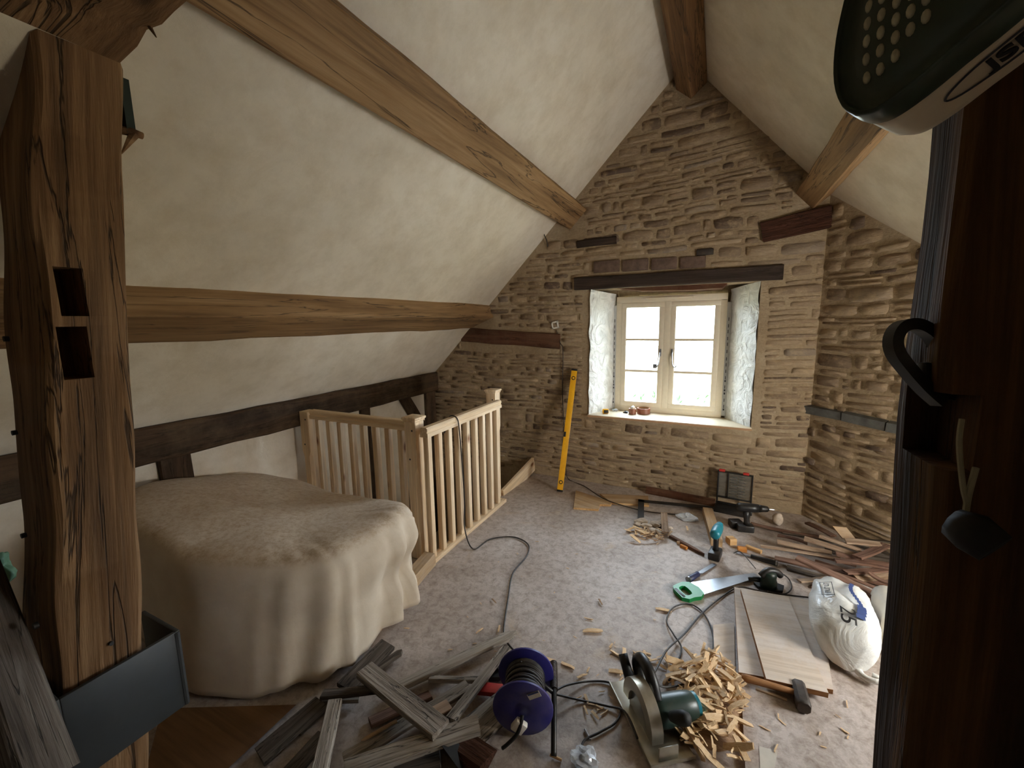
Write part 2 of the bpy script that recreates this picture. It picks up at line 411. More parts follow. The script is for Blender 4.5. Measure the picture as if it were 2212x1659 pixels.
def frame(p, xdir, up=(0, 0, 1)):
    """matrix at p with local X along xdir and local Z near up"""
    x = Vector(xdir).normalized(); up = Vector(up)
    y = up.cross(x)
    y = y.normalized() if y.length > 1e-5 else x.orthogonal().normalized()
    z = x.cross(y)
    m = Matrix((x, y, z)).transposed().to_4x4(); m.translation = Vector(p); return m
def beam(L, w, h, n=8, j=0.004, ch=0.008, seed=0, taper=1.0, point0=False, point1=False, bend=0.0):
    """rough timber, local x from 0 to L, centred in y, z"""
    r = random.Random(seed); rings = []
    off = Vector((r.uniform(0, 50), r.uniform(0, 50), r.uniform(0, 50)))
    for i in range(n + 1):
        t = i / n; x = L * t; k = 1 + (taper - 1) * t
        if point0 and i == 0: k *= 0.25
        if point1 and i == n: k *= 0.25
        hw, hh = w / 2 * k, h / 2; ring = []
        for a, (sy, sz) in enumerate(((1, 1), (-1, 1), (-1, -1), (1, -1))):
            for q in (0, 1):
                if (a + q) % 2 == 0: y, z = sy * hw, sz * (hh - ch)
                else: y, z = sy * (hw - ch), sz * hh
                if a in (1, 3): y, z = (sy * (hw - ch), sz * hh) if q == 0 else (sy * hw, sz * (hh - ch))
                else: y, z = (sy * hw, sz * (hh - ch)) if q == 0 else (sy * (hw - ch), sz * hh)
                nz = noise.noise_vector(off + Vector((x * 3.0, y * 14, z * 14)))
                ring.append(Vector((x + (nz.x * j * 1.5 if i in (0, n) else 0), y + nz.y * j, z + nz.z * j + bend * 4 * t * (1 - t))))
        rings.append(ring)
    return MB().loft(rings)
def timber(name, p1, p2, w, h, mat, up=(0, 0, 1), parent=None, smooth='auto', **kw):
    p1, p2 = Vector(p1), Vector(p2)
    return obj(name, beam((p2 - p1).length, w, h, **kw), mat, parent, frame(p1, p2 - p1, up), smooth)
def spline(pts, sub=6):
    pts = [Vector(p) for p in pts]; out = []
    for i in range(len(pts) - 1):
        p0 = pts[max(i - 1, 0)]; p1 = pts[i]; p2 = pts[i + 1]; p3 = pts[min(i + 2, len(pts) - 1)]
        for k in range(sub):
            t = k / sub
            out.append(0.5 * ((2 * p1) + (p2 - p0) * t + (2 * p0 - 5 * p1 + 4 * p2 - p3) * t * t + (3 * p1 - p0 - 3 * p2 + p3) * t ** 3))
    out.append(pts[-1]); return out
def text_mesh(name, body, size, mat, parent, m, depth=0.0006, align='CENTER', shear=0.0, bold=0.0):
    cu = bpy.data.curves.new(name, 'FONT'); cu.body = body; cu.size = size; cu.extrude = depth
    cu.align_x = align; cu.align_y = 'CENTER'; cu.shear = shear; cu.offset = bold
    tmp = bpy.data.objects.new(name + '_tmp', cu); COL.objects.link(tmp)
    dg = bpy.context.evaluated_depsgraph_get(); me = bpy.data.meshes.new_from_object(tmp.evaluated_get(dg))
    bpy.data.objects.remove(tmp); bpy.data.curves.remove(cu)
    me.name = name
    return link(name, me, M[mat], parent, m)
# ================================================================== SETTING
YG = 3.95
def zl(x): return 3.989 + x
def zr(x): return 3.293 - 1.125 * x
M['oak_y'] = wood('oak_ridge', srgb(86, 60, 36), srgb(120, 88, 56), srgb(144, 110, 74), 1, 1.0, 0.72, 0.7, 0.4)
M['mortar_wall'] = M['mortar']

fl = MB()
fl.box((0.12, 0.9, -0.03), (3.72, 6.2, 0.06))
fl.box((-2.415, -0.05, -0.03), (1.35, 4.3, 0.06))
struct(obj('floor', fl, 'floor'), 'dusty chipboard floor of the attic room', 'floor')

def slope_grid(xa, xb, zf, ny=40, nx=16):
    g = MB(); vs = []; fs = []
    for i in range(nx + 1):
        for j in range(ny + 1):
            x = xa + (xb - xa) * i / nx; y = -2.2 + 6.22 * j / ny
            d = 0.012 * noise.noise(Vector((x * 1.3, y * 1.1, 3.3))) + 0.004 * noise.noise(Vector((x * 4, y * 4, 1)))
            vs.append((x, y, zf(x) + d))
    for i in range(nx):
        for j in range(ny):
            a = i * (ny + 1) + j
            fs.append((a, a + 1, a + ny + 2, a + ny + 1))
    g.add(vs, fs)
    n = (nx + 1) * (ny + 1)
    top = [(v[0], v[1], v[2] + 0.12) for v in vs]
    g.add(top, [tuple(reversed(q)) for q in fs])
    return g
struct(obj('ceiling_left', slope_grid(-3.12, -0.3275, zl), 'plaster', smooth=True), 'sloping plastered ceiling above the balustrade', 'ceiling')
struct(obj('ceiling_right', slope_grid(-0.3275, 2.0, zr), 'plaster', smooth=True), 'sloping plastered ceiling over the lath pile side', 'ceiling')

# eaves wall on the stair side, its timbers
struct(obj('wall_left', MB().box((-3.03, 0.88, -0.65), (0.10, 6.2, 3.3)), 'plaster'), 'white plastered eaves wall under the dark wall plate', 'wall')
struct(obj('wall_back', MB().box((-0.6, -2.25, 1.7), (5.4, 0.1, 4.2)), 'plaster'), 'plain plastered wall at the far end of the attic', 'wall')
rw = MB()
for (y0, y1, z0, z1) in ((-2.2, 1.65, -0.06, 1.9), (2.5, 2.95, -0.06, 1.9), (1.65, 2.5, -0.06, 0.52), (1.65, 2.5, 1.28, 1.9)):
    rw.box((1.86, (y0 + y1) / 2, (z0 + z1) / 2), (0.22, y1 - y0, z1 - z0))
struct(obj('wall_right', rw, 'mortar'), 'low side wall with a small window', 'wall')
w2 = struct(obj('window_2', MB().box((1.93, 1.68, 0.90), (0.05, 0.06, 0.76)).box((1.93, 2.47, 0.90), (0.05, 0.06, 0.76)).box((1.93, 2.075, 0.55), (0.05, 0.73, 0.06)).box((1.93, 2.075, 1.25), (0.05, 0.73, 0.06)), 'white_paint'))
obj('pane', MB().box((1.93, 2.075, 0.90), (0.006, 0.74, 0.66)), 'glass', w2)

# stairwell below the floor
sw = MB()
sw.box((-1.75, 3.03, -1.25), (0.04, 1.94, 2.40)); sw.box((-2.4, 2.09, -1.25), (1.3, 0.04, 2.38)); sw.box((-2.4, 3.0, -2.42), (1.4, 2.1, 0.06))
struct(obj('wall_stairwell', sw, 'soil_void'), 'plastered sides of the stair opening', 'wall')

# ---- gable wall
gw = MB()
for (x0, x1, z0, z1) in ((-3.15, -1.10, -2.5, 3.7), (0.297, 0.80, -0.06, 3.7), (-1.10, 0.297, -2.4, 0.695), (-1.10, 0.297, 1.905, 3.7)):
    gw.box(((x0 + x1) / 2, YG + 0.25, (z0 + z1) / 2), (x1 - x0, 0.5, z1 - z0))
# narrower opening behind the splayed reveals
gw2 = MB()
gable = struct(obj('wall_gable', gw, 'mortar'), 'rubble stone gable wall with sandy mortar joints around the window', 'wall')

EXCL = [(-1.16, 0.345, 0.66, 1.93), (-1.262, 0.452, 1.89, 2.035), (-1.10, -0.085, 2.03, 2.135), (-0.21, -0.05, 2.12, 2.20),
        (-2.56, -1.39, 1.34, 1.56), (0.27, 0.725, 2.19, 2.42), (-0.41, -0.16, 3.36, 3.7), (-2.6, -2.1, 1.56, 1.70), (-1.50, -1.15, 2.43, 2.60), (0.48, 0.73, 2.40, 2.56)]
def stone_mb(mb, fr, u0, u1, v0, v1, h, r, tint):
    w, hh = u1 - u0, v1 - v0; cu, cv = (u0 + u1) / 2, (v0 + v1) / 2
    n = 10; out = []; inn = []; e = r.uniform(0.22, 0.5)
    ph = r.uniform(0, 6)
    for k in range(n):
        a = 2 * PI * (k + 0.5) / n
        c, s_ = math.cos(a), math.sin(a)
        x = math.copysign(abs(c) ** e, c); y = math.copysign(abs(s_) ** e, s_)
        jx, jy = 1 - r.uniform(0, min(.16, .02 / w)), 1 - r.uniform(0, 0.20)
        pu, pv = cu + x * w / 2 * jx, cv + y * hh / 2 * jy
        out.append((pu, pv, -0.012))
        inn.append((pu - x * min(0.008, w * 0.12), pv - y * min(0.007, hh * 0.16), h * r.uniform(0.35, 1.2)))
    def wp(p):
        u, v, d = p
        v2 = v + 0.05 * max(0, v - 1.9) * (u + 0.9) * 0.6 + 0.028 * noise.noise(Vector((u * 1.7, v * 1.3, 7.7)))
        return fr(u, v2, d)
    vs = [wp(p) for p in out] + [wp(p) for p in inn] + [wp((cu + r.uniform(-.2, .2) * w, cv + r.uniform(-.2, .2) * hh, h * r.uniform(0.9, 1.3)))]
    fs = [(k, (k + 1) % n, n + (k + 1) % n, n + k) for k in range(n)] + [(n + k, n + (k + 1) % n, 2 * n) for k in range(n)]
    mb.add(vs, fs, tint)
def courses(z0, z1, lims, excl, seed, hmul=1.0):
    r = random.Random(seed); z = z0; out = []
    while z < z1:
        h = r.choice((0.036, 0.05, 0.06, 0.07, 0.085, 0.105)) * hmul
        lo, hi = lims(z, z + h)
        iv = [(lo, hi)] if hi > lo else []
        for (a, b, c, d) in excl:
            if c < z + h * .65 and d > z + h * .35:
                nv = []
                for (p, q) in iv:
                    if b <= p or a >= q: nv.append((p, q))
                    else:
                        if a > p: nv.append((p, a))
                        if b < q: nv.append((b, q))
                iv = nv
        for (p, q) in iv:
            x = p + r.uniform(-0.02, 0.03)
            while x < q - 0.03:
                w = min(r.choice((0.09, 0.13, 0.17, 0.2, 0.24, 0.3, 0.36)) * r.uniform(0.8, 1.2), q - x)
                if q - x - w < 0.05: w = q - x
                a, b = max(x, p), x + w
                if b - a > 0.035:
                    dz = r.uniform(-0.012, 0.012)
                    if h > 0.06 and r.random() < 0.22:
                        out.append((a, b, z + dz * .3, z + h * .48)); out.append((a, b, z + h * .52, z + h + dz * .3))
                    else: out.append((a, b, z + dz, z + h + dz * 0.5))
                x += w
        z += h
    return out
def lims_g(a, b):
    zt = max(a, b)
    return max(-2.98, zt - 3.989 + 0.005), min(0.712, (3.293 - zt) / 1.125 - 0.005)
r = random.Random(11)
gs = courses(0.0, 3.5, lims_g, EXCL, 5)
gs = [s for s in gs if not (s[2] < 0.0)]
CO = Vector((0.70, YG, 0)); CU = Vector((0.672, -0.740, 0)).normalized(); CN = Vector((-CU.y, CU.x, 0)) * -1
if CN.y > 0: CN = -CN
def fr_g(u, v, d): return Vector((u, YG - d, v))
def fr_c(u, v, d): return CO + CU * u + Vector((0, 0, v)) + CN * d
def lims_c(a, b):
    zt = max(a, b)
    return 0.0, min(0.86, ((3.293 - zt) / 1.125 - CO.x) / CU.x)
cs = courses(0.0, 2.55, lims_c, [(0.0, 0.86, 0.83, 0.94)], 9, 1.1)
def lay(parent, stones, fr, keep, seed):
    r = random.Random(seed)
    big = sorted(range(len(stones)), key=lambda i: -(stones[i][1] - stones[i][0]) * (stones[i][3] - stones[i][2]))
    big = set(big[:keep]); rest = MB()
    for i, (a, b, c, d) in enumerate(stones):
        g = 0.0035; h = r.uniform(0.001, 0.014); tint = min(1, max(0, r.gauss(0.5, 0.24)))
        if i in big:
            mb = MB(); stone_mb(mb, fr, a + g, b - g, c + g * .7, d - g * .7, h, r, tint)
            obj('stone', mb, 'stone', parent, smooth=True, tint=True)
        else: stone_mb(rest, fr, a + g, b - g, c + g * .7, d - g * .7, h, r, tint)
    o = obj('small_stones', rest, 'stone', parent, smooth=True, tint=True); o['kind'] = 'stuff'
lay(gable, gs, fr_g, 230, 3)
# canted corner wall on the right
cw = MB()
def fr_box(u0, u1, v0, v1, d0, d1, mb):
    vs = [fr_c(u, v, d) for u in (u0, u1) for v in (v0, v1) for d in (d0, d1)]
    mb.add(vs, [(0, 1, 3, 2), (4, 6, 7, 5), (0, 4, 5, 1), (2, 3, 7, 6), (0, 2, 6, 4), (1, 5, 7, 3)])
fr_box(-0.1, 1.62, -0.06, 3.2, -0.4, 0.0, cw)
corner = struct(obj('wall_corner', cw, 'mortar'), 'canted stone wall at the corner with a slate ledge', 'wall')
lay(corner, cs, fr_c, 70, 4)
lg = MB()
for k in range(3):
    a, b = k * 0.29 - 0.03, k * 0.29 + 0.25
    vs = []
    for u in (a, b):
        for v, d in ((0.865, 0.0), (0.855, 0.035 + 0.008 * k), (0.915, 0.045), (0.93, 0.0)):
            vs.append(fr_c(u, v + 0.004 * math.sin(u * 9), d - 0.01))
    mb = MB(); mb.add(vs, [(0, 1, 2, 3), (7, 6, 5, 4), (0, 4, 5, 1), (1, 5, 6, 2), (2, 6, 7, 3), (3, 7, 4, 0)])
    obj('slate', mb, 'slate', corner)
# darker single stones seen in the corner wall
for (u, v, w, h) in ((0.10, 0.76, 0.12, 0.06), (0.26, 0.755, 0.09, 0.05), (0.42, 0.70, 0.14, 0.045), (-0.02, 0.45, 0.10, 0.07), (0.45, 0.35, 0.15, 0.07)):
    mb = MB(); stone_mb(mb, fr_c, u, u + w, v, v + h, 0.02, r, 0.02); obj('stone', mb, 'stone', corner, smooth=True, tint=True)
# bricks above the lintel
for k in range(4):
    a = PY(1283 + k * 62, 590 - k * 3, YG); b = PY(1283 + k * 62 + 56, 561 - k * 3, YG)
    obj('brick', MB().cbox(((a.x + b.x) / 2, YG - 0.002, (a.z + b.z) / 2), (b.x - a.x, 0.03, b.z - a.z), 0.005), 'brick', gable)
obj('brick', MB().cbox((-0.125, YG - 0.004, 2.165), (0.13, 0.03, 0.05), 0.006), 'iron', gable)

# ---- window
YF = 4.23
FX0, FX1, FZ0, FZ1 = -0.905, 0.072, 0.705, 1.838
win = struct(obj('window_1', MB().cbox(((FX0 + FX1) / 2, YF + 0.035, FZ0 + 0.03), (FX1 - FX0, 0.09, 0.06), 0.005)
    .cbox(((FX0 + FX1) / 2, YF + 0.035, FZ1 - 0.0325), (FX1 - FX0, 0.09, 0.065), 0.005)
    .cbox((FX0 + 0.0275, YF + 0.035, (FZ0 + FZ1) / 2), (0.055, 0.09, FZ1 - FZ0 - 0.10), 0.005)
    .cbox((FX1 - 0.0275, YF + 0.035, (FZ0 + FZ1) / 2), (0.055, 0.09, FZ1 - FZ0 - 0.10), 0.005)
    .cbox(((FX0 + FX1) / 2 - 0.01, YF + 0.03, (FZ0 + FZ1) / 2), (0.06, 0.09, FZ1 - FZ0 - 0.11), 0.005), 'white_paint'),
    'cream painted casement window with six panes set in white splayed reveals', 'window')
obj('trickle_vent', MB().cbox((-0.42, YF - 0.016, FZ1 - 0.022), (0.42, 0.014, 0.016), 0.003), 'white_paint', win)
cxm = (FX0 + FX1) / 2 - 0.01
for (xa, xb, hs) in ((FX0 + 0.052, cxm - 0.028, 1), (cxm + 0.028, FX1 - 0.052, -1)):
    za, zb = FZ0 + 0.055, FZ1 - 0.06; st = 0.048
    sm = MB()
    sm.cbox(((xa + xb) / 2, YF + 0.012, za + st / 2), (xb - xa, 0.055, st), 0.006).cbox(((xa + xb) / 2, YF + 0.012, zb - st / 2), (xb - xa, 0.055, st), 0.006)
    sm.cbox((xa + st / 2, YF + 0.012, (za + zb) / 2), (st, 0.055, zb - za - 2 * st + 0.01), 0.006).cbox((xb - st / 2, YF + 0.012, (za + zb) / 2), (st, 0.055, zb - za - 2 * st + 0.01), 0.006)
    sash = obj('sash', sm, 'white_paint', win)
    hz = (zb - za - 2 * st) / 3
    for k in range(3):
        obj('pane', MB().box(((xa + xb) / 2, YF + 0.02, za + st + hz * (k + .5)), (xb - xa - 2 * st + 0.01, 0.006, hz - 0.012)), 'glass', sash)
    for k in (1, 2):
        obj('glazing_bar', MB().cbox(((xa + xb) / 2, YF + 0.012, za + st + hz * k), (xb - xa - 2 * st + 0.005, 0.045, 0.024), 0.004), 'white_paint', sash)
    hx = (xb - 0.024) if hs == 1 else (xa + 0.024)
    hd = MB().cbox((hx, YF - 0.021, 1.30), (0.016, 0.012, 0.07), 0.003)
    hd.tube(spline([(hx, YF - 0.03, 1.30), (hx - hs * 0.004, YF - 0.045, 1.26), (hx - hs * 0.012, YF - 0.045, 1.19), (hx - hs * 0.03, YF - 0.04, 1.165), (hx - hs * 0.045, YF - 0.035, 1.18)]), 0.0055, 8)
    if hs == 1: hd.cbox((hx - 0.045, YF - 0.03, 1.17), (0.035, 0.012, 0.04), 0.003)
    obj('window_handle', hd, 'steel', sash)
# grey sealing tape with printed marks on both sides of the frame
for (xa, sx) in ((FX0 - 0.016, 1), (FX1 + 0.016, -1)):
    tp = obj('sealing_tape', MB().box((xa, YF + 0.0, (FZ0 + FZ1) / 2 - 0.03), (0.036, 0.012, FZ1 - FZ0 - 0.10)), 'grey_tape', win)
    mk = MB(); rr = random.Random(3)
    z = FZ0 + 0.08
    while z < FZ1 - 0.2:
        if rr.random() < 0.3: mk.box((xa, YF - 0.0066, z), (0.012, 0.0012, 0.018)); z += 0.03
        else: mk.box((xa, YF - 0.0066, z), (0.006, 0.0012, 0.03)); z += 0.05 + rr.random() * 0.02
    obj('tape_print', mk, 'print_dark', tp)
# splayed white reveals
def reveal(xf, xb, zt_f, zt_b, sgn):
    vs, fs = [], []; nu, nv = 10, 34
    for i in range(nu + 1):
        for j in range(nv + 1):
            t = i / nu; zz = 0.69 + (zt_f + (zt_b - zt_f) * t - 0.69) * j / nv
            lum = noise.noise(Vector((t * 1.2, zz * 6, sgn))) * 0.012 + noise.noise(Vector((t * 4, zz * 15, sgn + 5))) * 0.007
            e = 0.020 * noise.noise(Vector((0, zz * 7, sgn * 3))) * (1 - t)
            vs.append((xf + (xb - xf) * t + sgn * (lum + 0.012) , YG - 0.008 + (YF + 0.03 - YG) * t, zz) if i else (xf - sgn * (0.0 + e), YG - 0.014, zz))
    for i in range(nu):
        for j in range(nv):
            a = i * (nv + 1) + j; fs.append((a, a + 1, a + nv + 2, a + nv + 1))
    m = MB(); m.add(vs, fs)
    back = [(v[0] - sgn * 0.10, v[1] + 0.02, v[2]) for v in vs]
    m.add(back, [tuple(reversed(q)) for q in fs])
    return m
obj('reveal', reveal(-1.095, -0.93, 1.905, 1.87, 1), 'reveal', win, smooth=True)
obj('reveal', reveal(0.29, 0.105, 1.905, 1.87, -1), 'reveal', win, smooth=True)
obj('reveal_head', MB().box((-0.4, YF - 0.09, 1.93), (1.38, 0.30, 0.05), Matrix.Rotation(0.05, 3, 'X')), 'mortar', win)
obj('soffit_board', MB().prism([(-0.86, 1.905), (-0.62, 1.873), (-0.2, 1.862), (0.02, 1.868), (0.06, 1.905)], 1, YG + 0.03, YF + 0.02), 'red_timber', win)
# masonry round the frame, outside
jb = MB().box((-1.05, YF + 0.14, 1.3), (0.29, 0.14, 1.3)).box((0.2, YF + 0.14, 1.3), (0.26, 0.14, 1.3)).box((-0.42, YF + 0.16, 1.90), (1.5, 0.14, 0.13)).box((-0.42, YF + 0.16, 0.66), (1.5, 0.14, 0.10))
obj('outer_jamb', jb, 'mortar', win)
sill = obj('window_sill', MB().cbox((-0.4, (YG + YF) / 2 - 0.005, 0.694), (1.40, YF - YG + 0.08, 0.022), 0.003), 'white_paint', win)
obj('sill_edge', MB().box((-0.4, YG - 0.049, 0.692), (1.40, 0.006, 0.016)), 'tape_core', sill)

# ---- timbers
def roof_timber(name, cx, cz, w, h, up, mat, label, cat='beam', y0=-2.15, y1=3.97, **kw):
    o = timber(name, (cx, y0, cz), (cx, y1, cz), w, h, mat, up, n=30, j=0.008, ch=0.006, **kw)
    return tag(o, label, cat)
roof_timber('roof_purlin', -1.298, 2.627, 0.226, 0.22, (-.707, 0, .707), 'oak_x', 'upper oak purlin with drying cracks on the wide sloping ceiling', seed=1)
roof_timber('roof_purlin', -2.351, 1.702, 0.36, 0.22, (-.369, 0, .929), 'oak_x', 'lower oak purlin running along the sloping ceiling just above the balustrade', seed=2)
roof_timber('roof_purlin', 0.615, 2.545, 0.18, 0.20, (.747, 0, .664), 'oak_x', 'oak purlin on the far slope ending above the rotten timber in the stone wall', seed=3)
tag(obj('ridge_beam', MB().prism([(-0.40, 3.75), (-0.40, 3.47), (-0.285, 3.375), (-0.17, 3.47), (-0.17, 3.75)], 1, -2.15, 3.96), 'oak_y'), 'dark brown oak ridge beam with a pointed underside at the roof apex', 'beam')
tag(timber('wall_plate', (-2.965, -2.1, 0.942), (-2.965, 3.97, 0.942), 0.13, 0.215, 'dark_oak', n=26, j=0.014, ch=0.012, seed=4), 'dark old timber wall plate along the foot of the ceiling', 'beam')
for i, (y, w, zt, lb) in enumerate(((1.30, 0.17, 0.83, 'short dark timber stud under the wall plate beside the sheeted object'), (2.86, 0.12, 0.83, 'dark timber stud seen behind the short balustrade'), (3.86, 0.18, 0.83, 'dark timber stud in the corner against the stone gable'))):
    tag(timber('wall_stud', (-2.97, y, -0.9), (-2.97, y, zt), w, 0.05, 'dark_oak', (1, 0, 0), n=8, j=0.01, seed=20 + i), lb, 'stud')
tag(timber('diagonal_brace', (-2.955, 3.80, 0.28), (-2.955, 3.35, 0.92), 0.13, 0.05, 'dark_oak', (1, 0, 0), n=8, j=0.008, seed=31), 'dark diagonal timber brace below the wall plate near the gable', 'brace')
tag(timber('window_lintel', (-1.25, YG + 0.02, 1.963), (0.44, YG + 0.02, 1.966), 0.10, 0.116, 'lintel', n=14, j=0.004, seed=5), 'dark wooden lintel beam over the window', 'lintel')
tag(timber('embedded_timber', (-2.55, YG + 0.025, 1.485), (-1.40, YG + 0.025, 1.415), 0.09, 0.15, 'red_timber', n=12, j=0.010, seed=6), 'red-brown timber let into the stone wall beside the white switch frame', 'timber')
tag(timber('embedded_timber', (0.285, YG + 0.02, 2.285), (0.715, YG + 0.02, 2.345), 0.09, 0.15, 'rot_timber', n=10, j=0.016, seed=7), 'short rotten dark timber let into the stone under the purlin end', 'timber')
tag(timber('embedded_timber', (-1.235, YG + 0.02, 2.325), (-0.86, YG + 0.02, 2.335), 0.07, 0.07, 'lintel', n=8, j=0.006, seed=8), 'small grey-brown wooden block in the stone below the upper purlin', 'timber')
#PART3
# ================================================================== THINGS
# ---- pine balustrade round the stair opening
bal = root('balustrade', T(-1.80, 2.15, 0), 'new pine balustrade with square spindles round the stair opening', 'balustrade')
def newel(x, y, z0, z1, s=0.092, cap=True):
    def ring(z, c):
        h = s / 2
        return [Vector((x + a, y + b, z)) for a, b in ((h, h - c), (h - c, h), (-h + c, h), (-h, h - c), (-h, -h + c), (-h + c, -h), (h - c, -h), (h, -h + c))]
    rings = [ring(z0, .002), ring(z0 + .16, .002), ring(z0 + .21, .018), ring(z1 - .36, .018), ring(z1 - .31, .002), ring(z1, .002)]
    nw = obj('newel_post', MB().loft(rings), 'pine_z', bal)
    if cap:
        obj('newel_cap', MB().cbox((x, y, z1 + 0.004), (s + .012, s + .012, .014), .003).cbox((x, y, z1 + 0.020), (s + .030, s + .030, .020), .009), 'pine_z', nw)
    for dz in ((z1 - 0.06), (z1 - 0.26), z0 + 0.24):
        obj('screw_plug', MB().lathe([(0.0065, 0), (0.0065, 0.0016)], 10, T(x + (0.018 if dz > z1 - .1 else -0.01), y - s / 2 - 0.0004, dz, rx=PI / 2)), 'print_black', nw)
    return nw
newel(-1.805, 2.165, -0.005, 0.972)
newel(-1.79, 3.25, -0.2, 0.99)
newel(-2.845, 2.165, -0.2, 0.955, cap=False)
def rail_prof(w, h):
    return [(-w / 2, -h / 2), (-w / 2, -h * .12), (-w / 2 + .008, 0), (-w * .46, h * .14), (-w * .46, h * .36), (-w * .32, h / 2), (w * .32, h / 2), (w * .46, h * .36), (w * .46, h * .14), (w / 2 - .008, 0), (w / 2, -h * .12), (w / 2, -h / 2)]
def rail(name, p1, p2, w, h):
    p1, p2 = Vector(p1), Vector(p2); L = (p2 - p1).length
    rings = [[Vector((x, a, b)) for a, b in rail_prof(w, h)] for x in (0, L)]
    return obj(name, MB().loft(rings), 'pine_x', bal, frame(p1, p2 - p1))
rail('handrail', (-2.80, 2.165, 0.935), (-1.852, 2.165, 0.935), 0.062, 0.066)
rail('handrail', (-1.685, 2.112, 0.912), (-1.685, 3.155, 0.912), 0.062, 0.066)
obj('base_rail', MB().cbox((-2.33, 2.165, 0.018), (0.94, 0.062, 0.034), .004), 'pine_x', bal)
obj('base_rail', MB().cbox((0.57, 0, 0), (1.14, 0.060, 0.030), .004), 'pine_x', bal, frame((-1.668, 2.045, 0.016), (0, 1, 0)))
sp = MB().cbox((0, 0, 0.4275), (0.040, 0.040, 0.855), .0025).mesh('spindle')
for k in range(9): link('spindle', sp, M['pine_z'], bal, T(-1.676 , 2.135 + k * 0.1185, 0.031, rz=0.02 * math.sin(k * 3)), 'auto')
for k in range(8): link('spindle', sp, M['pine_z'], bal, T(-2.735 + k * 0.1165, 2.165, 0.040), 'auto')
tag(timber('stair_string', (-1.74, 3.30, -0.02), (-1.70, 3.945, 0.105), 0.032, 0.15, 'pine_x', n=3, j=0.001, ch=.003), 'short pine stair string rising to the stone wall past the balustrade', 'board')
tag(timber('floor_trimmer', (-1.665, 2.09, 0.045), (-1.535, 1.27, 0.045), 0.085, 0.09, 'pine_dusty', n=8, j=0.004, ch=.006, seed=12), 'dusty timber kerb on the floor between newel foot and dust sheet', 'timber')

# ---- dust sheet over a tub-shaped object
def dust_sheet():
    nA, cx, cy, a, b = 150, -2.225, 1.365, 0.755, 0.525
    def sup(th, k=1.0):
        c, s_ = math.cos(th), math.sin(th)
        q4 = max(0.0, c) * max(0.0, -s_) * 2                       # rounder at the front right
        e = 2 / (3.1 - 1.25 * q4 ** 0.6 + 1.4 * (max(0.0, c) * max(0.0, s_) * 2) ** 0.6)
        return Vector((cx + math.copysign(abs(c) ** e, c) * a * k, cy + math.copysign(abs(s_) ** e, s_) * b * k, 0))
    def ztop(q):
        t = min(1, max(0, (-1.55 - q.x) / 1.3)); return 0.600 + 0.145 * t * t * (3 - 2 * t) - 0.25 * max(0, q.y - 1.15) * min(1, t * 1.8)
    prof = [(0.04, 0, 0), (.25, 0, 0), (.45, 0, 0), (.6, 0, 0), (.74, 0, 0), (.84, 0.0, 0), (.91, .006, 0), (.96, .02, 0), (.985, .045, 0), (1.0, .08, .02)]
    rings = []
    for k in range(22): prof.append((1.0, None, (k + 1) / 22))
    for (k, dz, dn) in prof:
        ring = []
        for i in range(nA):
            th = 2 * PI * i / nA; p = sup(th, k); zt = ztop(p)
            out = Vector((math.cos(th), math.sin(th) * 1.3, 0)).normalized()
            hang = 0.02 + 0.035 * (0.5 + 0.5 * math.sin(3 * th + 1))
            gather = math.exp(-((th - 0.30) / 0.38) ** 2) + 0.5 * math.exp(-((th - 5.85) / 0.30) ** 2)     # right-hand end: bunched folds
            if dz is not None:
                z = zt - dz + 0.010 * noise.noise(p * 5) * (1 if k < .95 else .4) - 0.015 * (1 - k) * math.sin(p.x * 4)
                z += 0.008 * gather * math.sin(th * 30 + 3 * noise.noise(p * 6)) * max(0, k - .7) / .3
            else:
                zb = zt - 0.08; z = zb + (hang - zb) * dn
            d = 0.0
            if dn > 0:
                d += 0.030 * dn * noise.noise(Vector((th * 2.2, dn * 1.2, 4))) + 0.006 * dn * math.sin(th * 9 + 1.2 * math.sin(dn * 4 + th))
                d += gather * (0.018 + 0.022 * dn) * math.sin(th * 30 + 3 * dn + 2 * math.sin(th * 7))
                d += 0.035 * gather * math.exp(-((dn - 0.18) / 0.16) ** 2) - 0.03 * gather * math.exp(-((dn - 0.5) / 0.14) ** 2) + 0.004 * gather * dn ** 3
                d += (0.09 * max(0.0, math.cos(th + 0.75)) ** 2 - 0.03) * dn * (1 - min(1, gather))
            q = p + out * d
            q.x = max(q.x, -2.975)
            q.z = z + (0.02 * noise.noise(Vector((th * 4, 1, 1))) * dn)
            ring.append(q)
        rings.append(ring)
    return MB().loft(rings)
tag(obj('dust_sheet', dust_sheet(), 'sheet', smooth=True), 'sawdust-strewn cotton dust sheet draped over a tub-shaped object', 'dust sheet')
tag(obj('plywood_board', MB().add([F(640, 1522, .02), F(350, 1530, .02), F(300, 1720, .02), F(450, 1700, .02), F(640, 1522), F(350, 1530), F(300, 1720), F(450, 1700)], [(0, 1, 2, 3), (7, 6, 5, 4), (0, 4, 5, 1), (1, 5, 6, 2), (2, 6, 7, 3), (3, 7, 4, 0)]), 'brown_ply'), 'brown plywood board on the floor in front of the dust sheet', 'board')

